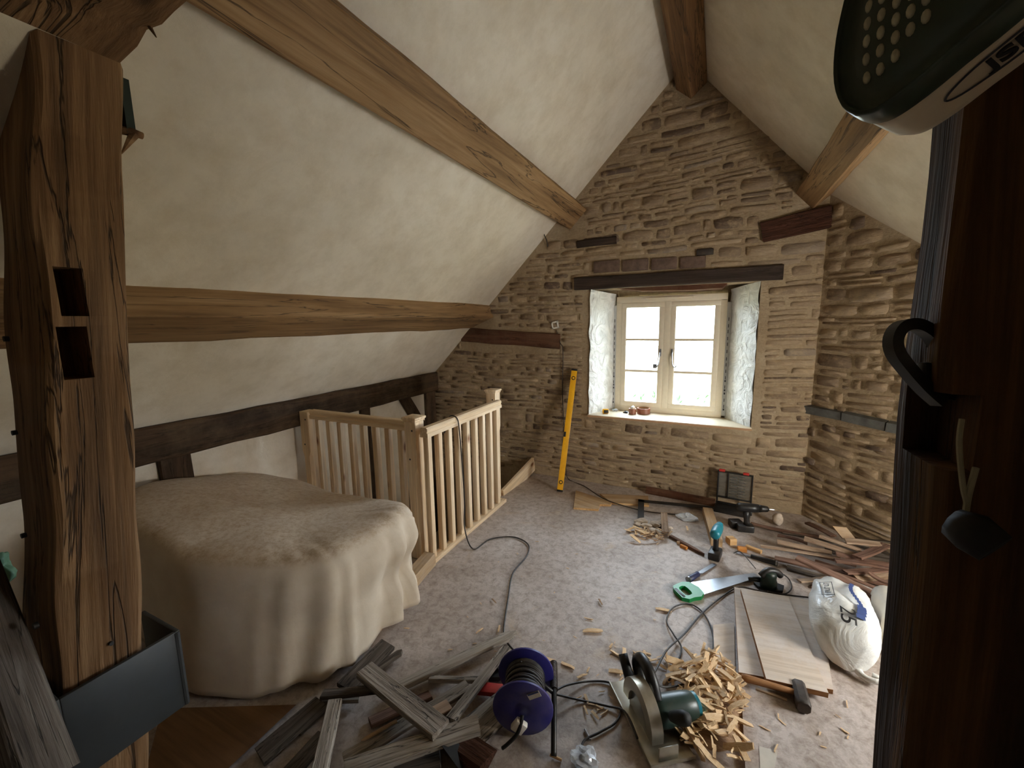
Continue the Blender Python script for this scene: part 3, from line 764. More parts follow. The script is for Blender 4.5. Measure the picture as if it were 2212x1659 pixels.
# ---- foreground oak post with steel strap
def cut(o, boxes):
    mb = MB()
    for c, d, m in boxes: mb.box(c, d, m)
    c = link('cutter', mb.mesh('cutter'), None)
    md = o.modifiers.new('cut', 'BOOLEAN'); md.object = c; md.operation = 'DIFFERENCE'; md.solver = 'EXACT'
    dg = bpy.context.evaluated_depsgraph_get(); me = bpy.data.meshes.new_from_object(o.evaluated_get(dg))
    o.modifiers.clear(); old = o.data; o.data = me; me.name = old.name; auto_smooth(me)
    bpy.data.objects.remove(c)
bpy.context.view_layer.update()
post = timber('oak_post', (-1.735, 0.405, 0.0), (-1.735, 0.622, 2.45), 0.185, 0.27, 'oak_post', (1, 0, 0), n=90, j=0.017, ch=0.012, seed=14)
tag(post, 'rough oak post with two black mortise slots and a steel strap', 'post')
bpy.context.view_layer.update()
sa, sb = PX(112, 575, -1.6), PX(192, 683, -1.6); sc_, sd = PX(118, 706, -1.6), PX(205, 815, -1.6)
cut(post, [((-1.64, (sa.y + sb.y) / 2, (sa.z + sb.z) / 2), (0.22, abs(sb.y - sa.y), abs(sa.z - sb.z)), None),
           ((-1.64, (sc_.y + sd.y) / 2, (sc_.z + sd.z) / 2), (0.22, abs(sd.y - sc_.y), abs(sc_.z - sd.z)), None)])
TRIM = ((-1.36 - 1.5 * .7071, 0.5, 2.629 + 1.5 * .7071 - 0.012), (5.0, 1.2, 3.0), Matrix.Rotation(-PI / 4, 3, 'Y'))   # the roof space above the plaster
cut(post, [TRIM])
for (px, py, rr_) in ((12, 732, .008), (30, 935, .007), (50, 1157, .007), (76, 1352, .009), (240, 1390, .006)):
    q = PX(px, py, -1.6) if px > 100 else PY(px, py, 0.392 + 0.0886 * (PY(px, py, .42).z) - 0.1025)
    mm = T(q.x, q.y, q.z, ry=PI / 2) if px > 100 else T(q.x, q.y, q.z, rx=PI / 2)
    obj('peg_hole', MB().lathe([(rr_, -0.006), (rr_, 0.004)], 10, mm), 'print_black', post)
stp = root('steel_strap', T(-1.59, 0.5, 0.5), 'dark grey steel strap plate wrapped round the oak post foot', 'strap')
obj('face_plate', MB().cbox((-1.580, 0.487, 0.475), (0.014, 0.276, 0.275), .003, Matrix.Rotation(0.0, 3, 'X')), 'strap_steel', stp)
obj('side_flange', MB().cbox((-1.69, 0.631, 0.475), (0.23, 0.014, 0.275), .003), 'strap_steel', stp)
obj('side_flange', MB().cbox((-1.69, 0.343, 0.475), (0.23, 0.014, 0.275), .003), 'strap_steel', stp)
obj('corner_weld', MB().tube([(-1.577, 0.628, 0.34), (-1.577, 0.628, 0.61)], 0.009, 8), 'strap_steel', stp)
pa, pb = PY(-75, 1240, 0.29), PY(95, 1700, 0.27)
tag(timber('foot_brace', pa, pb, 0.10, 0.11, 'grey_dark', (0.3, -1, 0.2), n=10, j=0.006, ch=.01, seed=17), 'dusty grey brace sloping down to the steel strap', 'brace')
def lump(c, r, seed, sub=3, amp=0.35, sq=(1, 1, 1)):
    bm = bmesh.new(); bmesh.ops.create_icosphere(bm, subdivisions=sub, radius=1.0)
    for v in bm.verts:
        d = 1 + amp * noise.noise(v.co * 1.7 + Vector((seed, seed * 2, 0))) + amp * .5 * noise.noise(v.co * 4 + Vector((seed, 0, 3)))
        v.co = Vector((v.co.x * sq[0], v.co.y * sq[1], v.co.z * sq[2])) * r * d
    return MB().bm(bm, Matrix.Translation(Vector(c)))
tag(obj('plastic_bag', lump(PY(-12, 1232, 0.37), 0.055, 3, 4, 0.5, (1, .6, 1.1)), 'cloth_green', smooth=True), 'crumpled pale green plastic bag tucked beside the oak post', 'bag')
# curved brace over the post
br = [PY(x, y, 0.70) for x, y in ((-60, 24), (25, 56), (95, 78), (178, 104), (186, 120), (248, 140), (292, 98), (312, 62), (345, 50), (372, 22), (420, -20), (520, -110), (300, -200), (-60, -200))]
cbr = tag(obj('curved_brace', MB().prism([(p.x, p.z) for p in br], 1, 0.47, 0.705), 'oak_post'), 'ragged oak brace crossing the top of the slotted post', 'brace')
bpy.context.view_layer.update()
cut(cbr, [TRIM])
sl = PY(334, 62, 0.70)
tag(obj('wood_splinter', MB().tube([PY(318, 45, .70), PY(326, 62, .70), PY(338, 81, .70)], [0.006, 0.005, 0.0012], 6), 'oak_post'), 'thin splinter hanging off the ragged oak brace', 'splinter')
hg = MB().box((PX(276, 210, -1.62).x - .02, PX(276, 210, -1.62).y, PX(276, 210, -1.62).z), (0.03, 0.022, 0.20))
tag(obj('cloth_strip', hg, 'dark_cloth'), 'dark green strip hanging behind the oak post edge', 'strip')
q = PX(285, 285, -1.63)
tag(obj('oak_peg', MB().tube([q + Vector((-.03, -.05, 0)), q + Vector((0, .0, .0)), q + Vector((0.0, 0.026, -.002))], [0.012, 0.012, 0.010], 10).tube([q + Vector((-.01, -.03, -0.07)), q + Vector((0.0, 0.005, -0.005))], [0.002, 0.014], 6), 'oak_post'), 'tapered oak peg poking past the post under the dark green strip', 'peg')

# ---- dark post on the right
rp = timber('dark_post', (0.385, 0.578, 0.0), (0.300, 0.578, 2.62), 0.28, 0.095, 'black_post', (0, -1, 0), n=40, j=0.010, ch=0.010, seed=23)
tag(rp, 'blackened timber post with a long slot behind the hanging respirator', 'post')
bpy.context.view_layer.update()
qa, qb = PY(2024, 850, 0.53), PY(2098, 1020, 0.53)
cut(rp, [(((qa.x + qb.x) / 2, 0.54, (qa.z + qb.z) / 2), (qb.x - qa.x, 0.12, qa.z - qb.z), None)])
tag(timber('rafter', (0.33, 0.70, 2.48), (1.7, 0.70, 1.12), 0.13, 0.12, 'black_post', n=10, j=0.008, seed=25), 'dark rafter leaning against the blackened post head', 'beam')

# ---- hanging respirator with filter, straps and buckle
cx_, cy_, fw_ = MW[0], MW[1], MW[2]          # camera axes, used only to state how the filter hangs
R_, U_, B_ = Vector(cx_), -Vector(cy_), -Vector(fw_)
FC = PD(2060, -20, 0.22)
resp = root('respirator', T(FC), 'respirator with dark green perforated filter and cream lettered rim hung on the dark post', 'respirator')
tc_ = (CAM - FC).normalized()                                   # the filter faces the doorway, tipped up and left
ul_ = (U_ * 0.70 - R_ * 0.72); ul_ = (ul_ - tc_ * ul_.dot(tc_)).normalized()
nf = (tc_ * math.cos(0.62) + ul_ * math.sin(0.62)).normalized()
e1 = (R_ * 0.77 + U_ * 0.64); e1 = (e1 - nf * e1.dot(nf)).normalized(); e2 = nf.cross(e1).normalized()
FMX = Matrix((e1, e2, nf)).transposed().to_4x4(); FMX.translation = FC
def on_face(x, y):
    d = ray(x, y); return FMX.inverted() @ (CAM + d * ((FC - CAM).dot(nf) / d.dot(nf)))
OUTL = [on_face(x, y) for x, y in ((1852, 256), (1822, 236), (1807, 190), (1808, 120), (1822, 40), (1845, -40), (1890, -130), (1960, -210), (2060, -260), (2160, -260), (2250, -210), (2290, -130), (2270, -60), (2212, -8), (2140, 54), (2060, 120), (1990, 180), (1930, 226), (1888, 250))]
OUTL = spline(OUTL + [OUTL[0]], 3)[:-1]
OC = sum(OUTL, Vector()) / len(OUTL)
def oval(k, z): return [FMX @ (OC + (p - OC) * k + Vector((0, 0, z))) for p in OUTL]
filt = obj('filter_shell', MB().loft([oval(.93, -.022), oval(.985, -.016), oval(1.0, -.006), oval(.99, .002), oval(.965, .006), oval(.93, .003), oval(.88, -.001), oval(.7, .003), oval(.5, .006), oval(.3, .007), oval(.05, .0075)]), 'mask_green', resp, smooth=True)
obj('filter_rim', MB().loft([oval(.80, -.060), oval(.93, -.058), oval(.968, -.050), oval(.976, -.026), oval(.972, -.013)]), 'filter_rim', filt, smooth=True)
pd = MB().lathe([(0.0001, 0.0022), (0.0028, 0.0012), (0.0040, 0)], 10).mesh('filter_hole')
for row in range(7):
    for c in range(6):
        x, y = 1880 + c * 32 + row * 1.5, 172 - row * 38 - c * 3 - (c % 2) * 14
        if x - 1878 > (178 - y) * 0.95 + 20: continue
        q = on_face(x, y); dq = q - OC; an = math.atan2(dq.y, dq.x)
        ro = min(OUTL, key=lambda p: abs(math.remainder(math.atan2(p.y - OC.y, p.x - OC.x) - an, 2 * PI))) - OC
        k = dq.to_2d().length / ro.to_2d().length
        if k > .9: continue
        zz = next(z0 + (z1 - z0) * (k - k0) / (k1 - k0) for (k0, z0), (k1, z1) in (((0, .0075), (.3, .007)), ((.3, .007), (.5, .006)), ((.5, .006), (.7, .003)), ((.7, .003), (.9, -.001))) if k0 <= k <= k1)
        link('filter_hole', pd, M['filter_pad'], filt, FMX @ Matrix.Translation((q.x, q.y, zz)) @ Matrix.Rotation(0.5, 4, 'Z') @ Matrix.Diagonal((1.0, 0.55, 1, 1)), True)
pA, pB = on_face(2070, 112), on_face(2190, 12)
d0 = (pB - pA).normalized(); mid = OC + ((pA + pB) / 2 - OC) * .972
up0 = Vector((0, 0, 1)); nrm = d0.cross(up0).normalized()
if nrm.dot(mid - OC) < 0: nrm = -nrm
RIMP = [OC + (p - OC) * .976 for p in OUTL]; nR = len(RIMP)
i0 = min(range(nR), key=lambda i: (RIMP[i] - mid).length)
stp_ = 1 if (RIMP[(i0 + 1) % nR] - RIMP[i0]).dot(d0) > 0 else -1
def rim_at(s_):
    """point and outward normal at arc length s_ from the middle of the emblem"""
    i, d_ = i0, stp_ if s_ >= 0 else -stp_; left = abs(s_)
    while True:
        a_, b_ = RIMP[i], RIMP[(i + d_) % nR]; L_ = (b_ - a_).length
        if left <= L_:
            t_ = (b_ - a_).normalized(); p = a_ + t_ * left; n2 = Vector((t_.y, -t_.x, 0))
            return p, (n2 if n2.dot(p - OC) > 0 else -n2)
        left -= L_; i = (i + d_) % nR
def wrap(x, y, z):
    p, n2 = rim_at(x); return FMX @ (p + n2 * (0.0006 + z) + Vector((0, 0, y - 0.033)))
let = text_mesh('rim_lettering', 'JSP', 0.0165, 'print_black', filt, Matrix.Identity(4), 0.0004, bold=0.0004)
for v in let.data.vertices: v.co = wrap(v.co.x, v.co.y, v.co.z + 0.0004)
obj('rim_emblem', MB().tube([wrap(0.029 * math.cos(2 * PI * i / 40), 0.0098 * math.sin(2 * PI * i / 40), 0.0002) for i in range(41)], 0.0006, 5), 'print_dark', filt)
def sv(p, q): return (Vector(q) - Vector(p)).normalized()
st1 = [PD(2215, 120, .40), PD(2175, 300, .41), PD(2130, 480, .42), PD(2085, 640, .425), PD(2062, 770, .43), PD(2070, 850, .43)]
obj('strap', MB().ribbon([(p, R_ + U_ * .2) for p in spline(st1, 5)], 0.066, 0.006), 'black_rubber', resp, smooth='auto')
st2 = [PD(2040, 830, .43), PD(2110, 840, .43), PD(2165, 900, .425), PD(2230, 1010, .42)]
obj('strap', MB().ribbon([(p, U_ * .7 + R_ * .7) for p in spline(st2, 5)], 0.042, 0.005), 'black_rubber', resp)
lp = spline([PD(x, y, .415) for x, y in ((2030, 752), (2012, 722), (1978, 702), (1946, 706), (1930, 730), (1934, 762), (1962, 800), (1998, 840), (2030, 868))], 4)
obj('buckle', MB().ribbon([(p, B_) for p in lp], 0.012, 0.011).cbox(PD(2025, 815, .418), (0.035, 0.012, 0.030), .003, Matrix((R_, B_, U_)).transposed()), 'black_plastic', resp, smooth='auto')
obj('strap_glint', MB().cbox(PD(2110, 783, .418), (0.008, 0.004, 0.008), .001), 'steel', resp)  # small steel block added to stand for a white glint
tw = [PY(2078, 905, .52), PY(2072, 960, .515), PY(2080, 1050, .515), PY(2088, 1090, .515), PY(2082, 1130, .515)]
tag(obj('twine', MB().tube(spline(tw), 0.0022, 6).tube(spline([PY(2108, 1010, .515), PY(2092, 1070, .515), PY(2086, 1110, .515)]), 0.0025, 6), 'jute'), 'frayed twine hanging down the blackened post', 'twine')
tag(obj('rubber_grip', MB().tube([PY(2058, 1128, .50), PY(2100, 1150, .49), PY(2150, 1186, .48)], [0.014, 0.019, 0.016], 10), 'black_rubber', smooth=True), 'black rubber grip stuck on the face of the blackened post', 'grip')

# ---- spirit level leaning on the gable
lv0, lv1 = Vector((-1.278, 3.60, 0.001)), Vector((-1.241, 3.925, 1.145))
LVM = frame(lv0, lv1 - lv0, (0.35, -1, 0.3)); LL = (lv1 - lv0).length
lev = root('spirit_level', LVM, 'long yellow spirit level leaning on the stone gable', 'spirit level')
obj('body', MB().cbox((LL / 2, 0, 0), (LL - 0.02, 0.056, 0.024), .003), 'yellow', lev, LVM)
for x in (0.008, LL - 0.008): obj('end_cap', MB().cbox((x, 0, 0), (0.02, 0.058, 0.026), .003), 'black_plastic', lev, LVM)
for x in (0.09, LL - 0.09):
    v = obj('vial', MB().lathe([(0.019, 0.0), (0.019, 0.0145), (0.016, 0.016)], 20, T(x, 0, 0)), 'black_plastic', lev, LVM)
    obj('vial_window', MB().lathe([(0.011, 0.015), (0.011, 0.0168)], 16, T(x, 0, 0)), 'yellow', v, LVM)
obj('vial', MB().cbox((LL * .46, 0.018, 0), (0.05, 0.022, 0.027), .003), 'black_plastic', lev, LVM)

# ---- things on the wall
swp = PY(1200, 702, YG)
SWM = T(swp.x, YG - 0.012, swp.z, ry=-0.18)
swf = MB()
for a in range(4):
    c, s_ = math.cos(a * PI / 2), math.sin(a * PI / 2)
    swf.cbox((c * 0.029, 0, s_ * 0.029), (0.016 if a % 2 == 0 else 0.074, 0.014, 0.074 if a % 2 == 0 else 0.016), .003)
sw_ = obj('switch_frame', swf, 'white_plastic', None, SWM); tag(sw_, 'small white square switch frame on the stone wall', 'switch')
obj('back_box', MB().cbox((0, 0.010, 0), (0.05, 0.012, 0.05), .002), 'black_plastic', sw_, SWM)
cb = [PY(1201, 712, YG - .012), PY(1210, 740, YG - .02), PY(1216, 760, YG - .02), PY(1215, 850, YG - .018), PY(1219, 930, YG - .018), PY(1222, 1000, YG - .018), Vector((-1.30, YG - 0.03, 0.01)), F(1262, 1050, .008), F(1300, 1075, .02), F(1345, 1092, .02), F(1400, 1105, .006), F(1470, 1112, .006)]
tag(obj('wall_cable', MB().tube(spline(cb, 6), 0.0045, 6), 'iron', smooth=True), 'thin grey cable running down the stone from the white switch frame', 'cable')
tag(obj('cable_stub', MB().tube(spline([PY(1172, 497, YG - .05), PY(1176, 508, YG - .05), PY(1181, 520, YG - .03), PY(1183, 533, YG - .012)], 4), 0.005, 6), 'cord'), 'short black cable stub poking from the ceiling edge', 'cable')

# ---- things on the window sill
SZ = 0.706
def ring_roll(name, p, ro, ri, h, mat, label, core='tape_core', tilt=None):
    m = T(p) @ (tilt if tilt else Matrix.Identity(4))
    rt = root(name, m, label, 'tape roll')
    obj('tape', MB().lathe([(ri, 0), (ro, 0), (ro, h), (ri, h), (ri, 0)], 28), mat, rt, m)
    obj('core', MB().lathe([(ri - .003, .001), (ri, .001), (ri, h - .001), (ri - .003, h - .001), (ri - .003, .001)], 24), core, rt, m)
    return rt
ring_roll('tape_roll', F(1390, 893, SZ), 0.062, 0.056, 0.055, 'tape_brown', 'wide ring of brown tape standing on the window sill')
ring_roll('tape_roll', F(1367, 893, SZ) + Vector((0.0, -0.03, 0)), 0.034, 0.030, 0.055, 'tape_brown', 'narrow brown tape roll with white stuff in it beside the wide ring')
tag(obj('crumpled_tissue', lump(F(1367, 893, SZ) + Vector((0, -0.03, 0.06)), 0.020, 5, 3, 0.5), 'white_plastic', smooth=True), 'crumpled white scrap poking out of the narrow tape roll', 'scrap')
tm = T(F(1308, 893, SZ), rz=0.3) if False else Matrix.Translation(F(1308, 893, SZ)) @ Matrix.Rotation(0.3, 4, 'Z')
tmr = root('tape_measure', tm, 'small yellow and black tape measure on the window sill', 'tape measure')
obj('case', MB().cbox((0, 0, 0.022), (0.062, 0.036, 0.044), .010), 'yellow', tmr, tm); obj('bumper', MB().cbox((0.004, 0, 0.022), (0.050, 0.042, 0.034), .008), 'black_plastic', tmr, tm)
for k, (px, py, s_, lb) in enumerate(((1328, 888, .022, 'crumpled clear wrapper on the sill beside the tape measure'), (1342, 884, .020, 'second clear wrapper on the sill behind the tape rolls'))):
    p = F(px, py, SZ); tag(obj('plastic_wrapper', lump(p + Vector((0, 0, .012)), s_, 11 + k, 3, 0.5, (1.4, .8, .6)), 'clear_film', smooth=False), lb, 'wrapper')
tag(obj('screw_bits', lump(F(1352, 892, SZ) + Vector((0, 0, .008)), .016, 15, 3, .6, (1.3, 1, .6)), 'dark_steel', smooth=False), 'small cluster of dark metal fixings on the sill', 'fixings')
#PART4
# ================================================================== FLOOR CLUTTER
def bar(name, a, b, wpx_m, th, mat, label, cat, group=None, lift=0.0, roll=0.0, **kw):
    """a, b: (px, py, z) ends surveyed at their own height"""
    p, q = F(a[0], a[1], a[2] + th / 2), F(b[0], b[1], b[2] + th / 2)
    up = Vector((0, 0, 1)); d = (q - p).normalized()
    if roll: up = Matrix.Rotation(roll, 3, d) @ up
    o = timber(name, p, q, wpx_m, th, mat, up, **kw)
    return tag(o, label, cat, group)
def slab(name, pts, z0, z1, mat, label, cat, edge=None, group=None):
    top = [F(x, y, z1) for x, y in pts]; n = len(top)
    c = sum(top, Vector()) / n; m = frame(c, top[1] - top[0])
    inv = m.inverted(); tl_ = [inv @ p for p in top]; bl_ = [Vector((p.x, p.y, p.z - (z1 - z0))) for p in tl_]
    fs = [tuple(range(n)), tuple(range(2 * n - 1, n - 1, -1))] + [(i, n + i, n + (i + 1) % n, (i + 1) % n) for i in range(n)]
    o = obj(name, MB().add(tl_ + bl_, fs), mat, None, m)
    if edge:
        o.data.materials.append(M[edge])
        for i, p in enumerate(o.data.polygons):
            if i >= 2: p.material_index = 1
    return tag(o, label, cat, group)

# sheets and boards on the right
S0 = slab('floor_sheet', ((1590, 1266), (1960, 1330), (2150, 1700), (1612, 1700)), 0.0, 0.018, 'floor', 'large dusty plywood sheet lying under the plaster sack and hammer', 'board', 'ply_edge')
slab('plywood_sheet', ((1586, 1268), (1770, 1300), (1800, 1490), (1596, 1452)), 0.018, 0.040, 'ply', 'bluish dusty plywood offcut under the long pale plank', 'board', 'ply_edge')
slab('shelf_plank', ((1600, 1272), (1702, 1288), (1790, 1497), (1655, 1466)), 0.040, 0.064, 'ply', 'long pale plank on top of the plywood beside the sack', 'board', 'ply_edge')
slab('plywood_strip', ((1540, 1350), (1586, 1345), (1588, 1455), (1546, 1452)), 0.0, 0.012, 'ply', 'narrow bluish plywood strip at the edge of the wood chip heap', 'board', 'ply_edge')
slab('cut_board', ((1244, 1059), (1322, 1084), (1319, 1090), (1296, 1089), (1293, 1100), (1239, 1096)), 0.0, 0.018, 'pine_dusty', 'stepped pale board offcut on the floor near the spirit level foot', 'board', 'pine_off')
slab('cut_board', ((1296, 1066), (1400, 1071), (1402, 1091), (1320, 1085)), 0.0, 0.018, 'pine_dusty', 'pale board offcut against the stone wall under the window', 'board', 'pine_off')

# sack of plaster
def sack():
    p0, p1 = F(1824, 1428, 0.02), F(1800, 1312, 0.02)
    ax = (p1 - p0); L = ax.length; m = frame(p0, ax); rings = []
    n = 36
    for i in range(25):
        t = i / 24; x = -0.09 + (L + 0.13) * t
        w = 0.135 * (max(0.0, 1 - abs(2 * t - 1) ** 3.2)) ** 0.5 + 0.012
        w *= 1.0 - 0.18 * t; h = (0.105 * (max(0.0, 1 - abs(2 * t - 1) ** 3.5)) ** 0.5 + 0.006) * (1.0 - 0.1 * t)
        ring = []
        for k in range(n):
            a = 2 * PI * k / n; e = 0.8
            y = math.copysign(abs(math.cos(a)) ** e, math.cos(a)) * w; z = math.copysign(abs(math.sin(a)) ** e, math.sin(a)) * h
            nz = noise.noise(Vector((x * 9, y * 16, z * 16))) * 0.012 + 0.008 * math.sin(a * 7 + x * 30) * (0.3 + t)
            cr = 0.010 * abs(noise.noise(Vector((x * 22 + y * 9, z * 22, 3))))
            ring.append(Vector((x, y * (1 + nz * 3), max(-h + 0.002, z + nz - cr) + h + 0.018)))
        rings.append(ring)
    o = root('plaster_sack', m, 'half-full white plastic sack printed 25 lying on the plywood sheet', 'sack')
    sk = obj('sack_body', MB().loft(rings), 'bag', o, m, True)
    # tied mouth
    obj('sack_neck', MB().tube(spline([(-0.07, -0.03, 0.03), (-0.10, -0.06, 0.024), (-0.11, -0.10, 0.030), (-0.085, -0.115, 0.028), (-0.075, -0.085, 0.028)], 4), [0.016] * 3 + [0.012] * 14, 8), 'bag', o, m, True)
    def on(x, y):  # height of the top of the sack at local x, y
        t = (x + 0.09) / (L + 0.13); h = (0.105 * (max(0.0, 1 - abs(2 * t - 1) ** 3.5)) ** 0.5 + 0.006) * (1 - 0.1 * t)
        w = (0.135 * (max(0.0, 1 - abs(2 * t - 1) ** 3.2)) ** 0.5 + 0.012) * (1 - .18 * t)
        return 0.018 + h + h * max(0.0, 1 - abs(y / w) ** 2.3) ** 0.45 + 0.010
    tm_ = text_mesh('sack_print', '25', 0.085, 'print_black', sk, m @ T(0.02, 0.005, 0, rz=PI), 0.001, shear=0.1)
    bpy.context.view_layer.update()
    def drape(o_, extra=0.002):
        L2 = m.inverted() @ WM[o_.name]; inv = L2.inverted()
        for v in o_.data.vertices:
            q = L2 @ v.co; q.z = on(q.x, q.y) + (0.001 if v.co.z > 0 else 0.0) + extra; v.co = inv @ q
    drape(tm_)
    bd = MB()
    for x in (0.14, 0.27):
        bd.box((x, 0.065, 0), (0.004, 0.05, 0.001))
    for y in (0.042, 0.09):
        for k in range(12): bd.box((0.14 + 0.13 * (k + .5) / 12, y, 0), (0.012, 0.003, 0.001))
    for k, x in enumerate((0.16, 0.18, 0.20, 0.225, 0.245)): bd.box((x, 0.066, 0), (0.005, 0.024 - 0.004 * (k % 2), 0.001)); bd.box((x + .006, 0.066 + .008 * (-1) ** k, 0), (0.011, 0.004, 0.001))
    pb_ = obj('sack_panel', bd, 'print_dark', sk, m); drape(pb_)
    bl = MB()
    for k in range(14): bl.box((0.03 + 0.3 * k / 14, -0.045 - 0.012 * math.sin(k * .5), 0), (0.024, 0.016 if k > 3 else 0.034, 0.001))
    b2 = obj('sack_stripe', bl, 'print_blue', sk, m); drape(b2)
sack()
def flatbag():
    p = F(1940, 1400, 0.02); m = frame(p, F(1908, 1312, .02) - p); rings = []
    for i in range(13):
        t = i / 12; x = -0.10 + 0.46 * t; ring = []
        for k in range(20):
            a = 2 * PI * k / 20; h = 0.075 * (1 - abs(2 * t - 1) ** 4) ** .5 + .004
            ring.append(Vector((x, math.cos(a) * (0.07 + 0.01 * math.sin(i)), max(-h + .001, math.copysign(abs(math.sin(a)) ** .7, math.sin(a)) * h + .008 * noise.noise(Vector((x * 9, a, 2)))) + h + .018)))
        rings.append(ring)
    return obj('paper_sack', MB().loft(rings), 'paper', None, m, True)
tag(flatbag(), 'creased grey-brown paper sack half hidden by the dark post beside the plastic sack', 'sack')

# lump hammer on the sheet
hp0, hp1 = F(1602, 1462, 0.052), F(1722, 1497, 0.052)
HM = frame(hp0, hp1 - hp0); HL = (hp1 - hp0).length
ham = root('lump_hammer', HM, 'lump hammer with wooden handle lying against the pale plank end', 'hammer')
obj('handle', MB().tube([(x, 0, 0) for x in (0, .02, HL * .3, HL * .7, HL + .03)], [0.012, 0.016, 0.0145, 0.013, 0.012], 12), 'ply_edge', ham, HM, True)
hd_ = MB(); c_ = 0.008
for seg in ((0,),):
    rings = []
    for y, k in ((-0.068, .86), (-0.062, 1), (-0.02, 1.0), (0.02, 1.0), (0.052, 1), (0.058, .86)):
        s2 = 0.026 * k; q2 = 0.014 * k
        rings.append([Vector((HL + .012 + a_, y, b_ - 0.004)) for a_, b_ in ((s2, q2), (q2, s2), (-q2, s2), (-s2, q2), (-s2, -q2), (-q2, -s2), (q2, -s2), (s2, -q2))])
    hd_.loft(rings)
obj('head', hd_, 'iron', ham, HM)
bar('thin_batten', (1632, 1487, .018), (1700, 1512, .018), 0.012, 0.008, 'pine_dusty', 'thin batten lying beside the hammer handle', 'batten', n=3, j=.001, ch=.001)
# torn print scrap on the sheet
slab('paper_scrap', ((1640, 1612), (1680, 1622), (1672, 1665), (1642, 1662)), 0.0185, 0.0195, 'paper', 'torn printed paper scrap on the plywood sheet', 'paper')

# circular saw
sA, sB = F(1398, 1642, 0.0), F(1340, 1524, 0.0)
CM = frame(sA, sB - sA) @ Matrix.Scale(1.12, 4)            # local x away, y left, z up
saw = root('circular_saw', CM, 'circular saw with aluminium guard and dark green motor on the chip heap', 'circular saw')
obj('base_plate', MB().cbox((0.13, -0.075, 0.010), (0.33, 0.16, 0.005), .002).box((0.13, 0.004, 0.014), (0.33, 0.004, 0.012)).box((-0.033, -0.075, 0.014), (0.004, 0.16, 0.012)), 'saw_alu', saw, CM)
obj('bevel_bracket', MB().cbox((-0.022, -0.062, 0.038), (0.006, 0.07, 0.05), .002), 'saw_alu', saw, CM)
gd = []
def arc(r, y, a0, a1, cx=0.115, cz=0.055, n=22): return [Vector((cx + r * math.cos(a0 + (a1 - a0) * i / n), y, cz + r * math.sin(a0 + (a1 - a0) * i / n))) for i in range(n + 1)]
o1, o2, i1, i2 = arc(.108, -.020, -.15, PI + .15), arc(.108, -.062, -.15, PI + .15), arc(.066, -.020, -.15, PI + .15), arc(.066, -.062, -.15, PI + .15)
obj('blade_guard', MB().loft([[o1[k], o2[k], i2[k], i1[k]] for k in range(23)]), 'saw_alu', saw, CM)
obj('guard_cheek', MB().loft([arc(.064, -.052, 0, 2 * PI)[:-1], arc(.064, -.044, 0, 2 * PI)[:-1]]), 'dark_steel', saw, CM)
obj('blade', MB().loft([arc(.088, -.036, 0, 2 * PI, .115, .05)[:-1], arc(.088, -.034, 0, 2 * PI, .115, .05)[:-1]]), 'steel', saw, CM)
def xl(prof, cx, cz): # lathe about local -y
    return [(r, h) for r, h in prof], Matrix.Translation((cx, 0, cz)) @ Matrix.Rotation(PI / 2, 4, 'X')
pr, mx_ = xl([(0.036, 0.06), (0.05, 0.066), (0.052, 0.10), (0.050, 0.18), (0.046, 0.22), (0.036, 0.235), (0.010, 0.238)], 0.095, 0.066)
obj('motor_housing', MB().lathe(pr, 26, mx_), 'saw_green', saw, CM, True)
obj('vent_cap', MB().lathe([(0.040, 0.222), (0.040, 0.240), (0.030, 0.246)], 22, mx_), 'teal', saw, CM)
obj('rear_handle', MB().tube(spline([(0.20, -0.085, 0.085), (0.235, -0.085, 0.135), (0.215, -0.085, 0.175), (0.165, -0.085, 0.178), (0.125, -0.085, 0.150), (0.10, -0.085, 0.11)], 5), [0.024] * 8 + [0.021] * 18, 12), 'black_plastic', saw, CM, True)
obj('front_knob', MB().lathe([(0.016, 0), (0.020, 0.02), (0.024, 0.05), (0.020, 0.07), (0.008, 0.078)], 16, T(0.04, -0.11, 0.10, ry=-.9, rx=.3)), 'black_rubber', saw, CM, True)
obj('dust_spout', MB().tube([(0.215, -.041, .10), (0.255, -.041, .13), (0.275, -0.041, 0.15)], [0.02, 0.018, 0.018], 12), 'dark_steel', saw, CM, True)

# cable reel
rc = F(1130, 1597, 0.0); rdir = Vector((rc.x, rc.y, 0)).normalized(); rdir = (rdir + Vector((0.10, 0.0, 0))).normalized()
RM = frame(rc, rdir)             # local x away from camera
reel = root('cable_reel', RM, 'dark blue extension cable reel with black flex and tube stand', 'cable reel')
def xlathe(prof, n=36, cy=0.0, cz=0.132): return MB().lathe(prof, n, Matrix.Translation((0, cy, cz)) @ Matrix.Rotation(PI / 2, 4, 'Y'))
for x0, hub in ((0.0, True), (0.165, False)):
    fl_ = obj('flange', xlathe([(0.034, x0 - .004), (0.05, x0 - .004), (0.112, x0), (0.118, x0 + .004), (0.118, x0 + .012), (0.110, x0 + .014), (0.034, x0 + .010), (0.034, x0 - .004)]), 'blue', reel, RM)
    if hub:
        obj('rating_label', MB().box((-0.0045, -0.045, 0.205), (0.002, 0.050, 0.026), Matrix.Rotation(-0.45, 3, 'X')), 'paper', fl_, RM)
        obj('label_heading', MB().box((-0.006, -0.041, 0.213), (0.001, 0.044, 0.006), Matrix.Rotation(-0.45, 3, 'X')), 'print_blue', fl_, RM)
obj('drum', xlathe([(0.034, 0.0), (0.034, 0.17)], 24), 'black_plastic', reel, RM, True)
co_ = MB(); pts = []
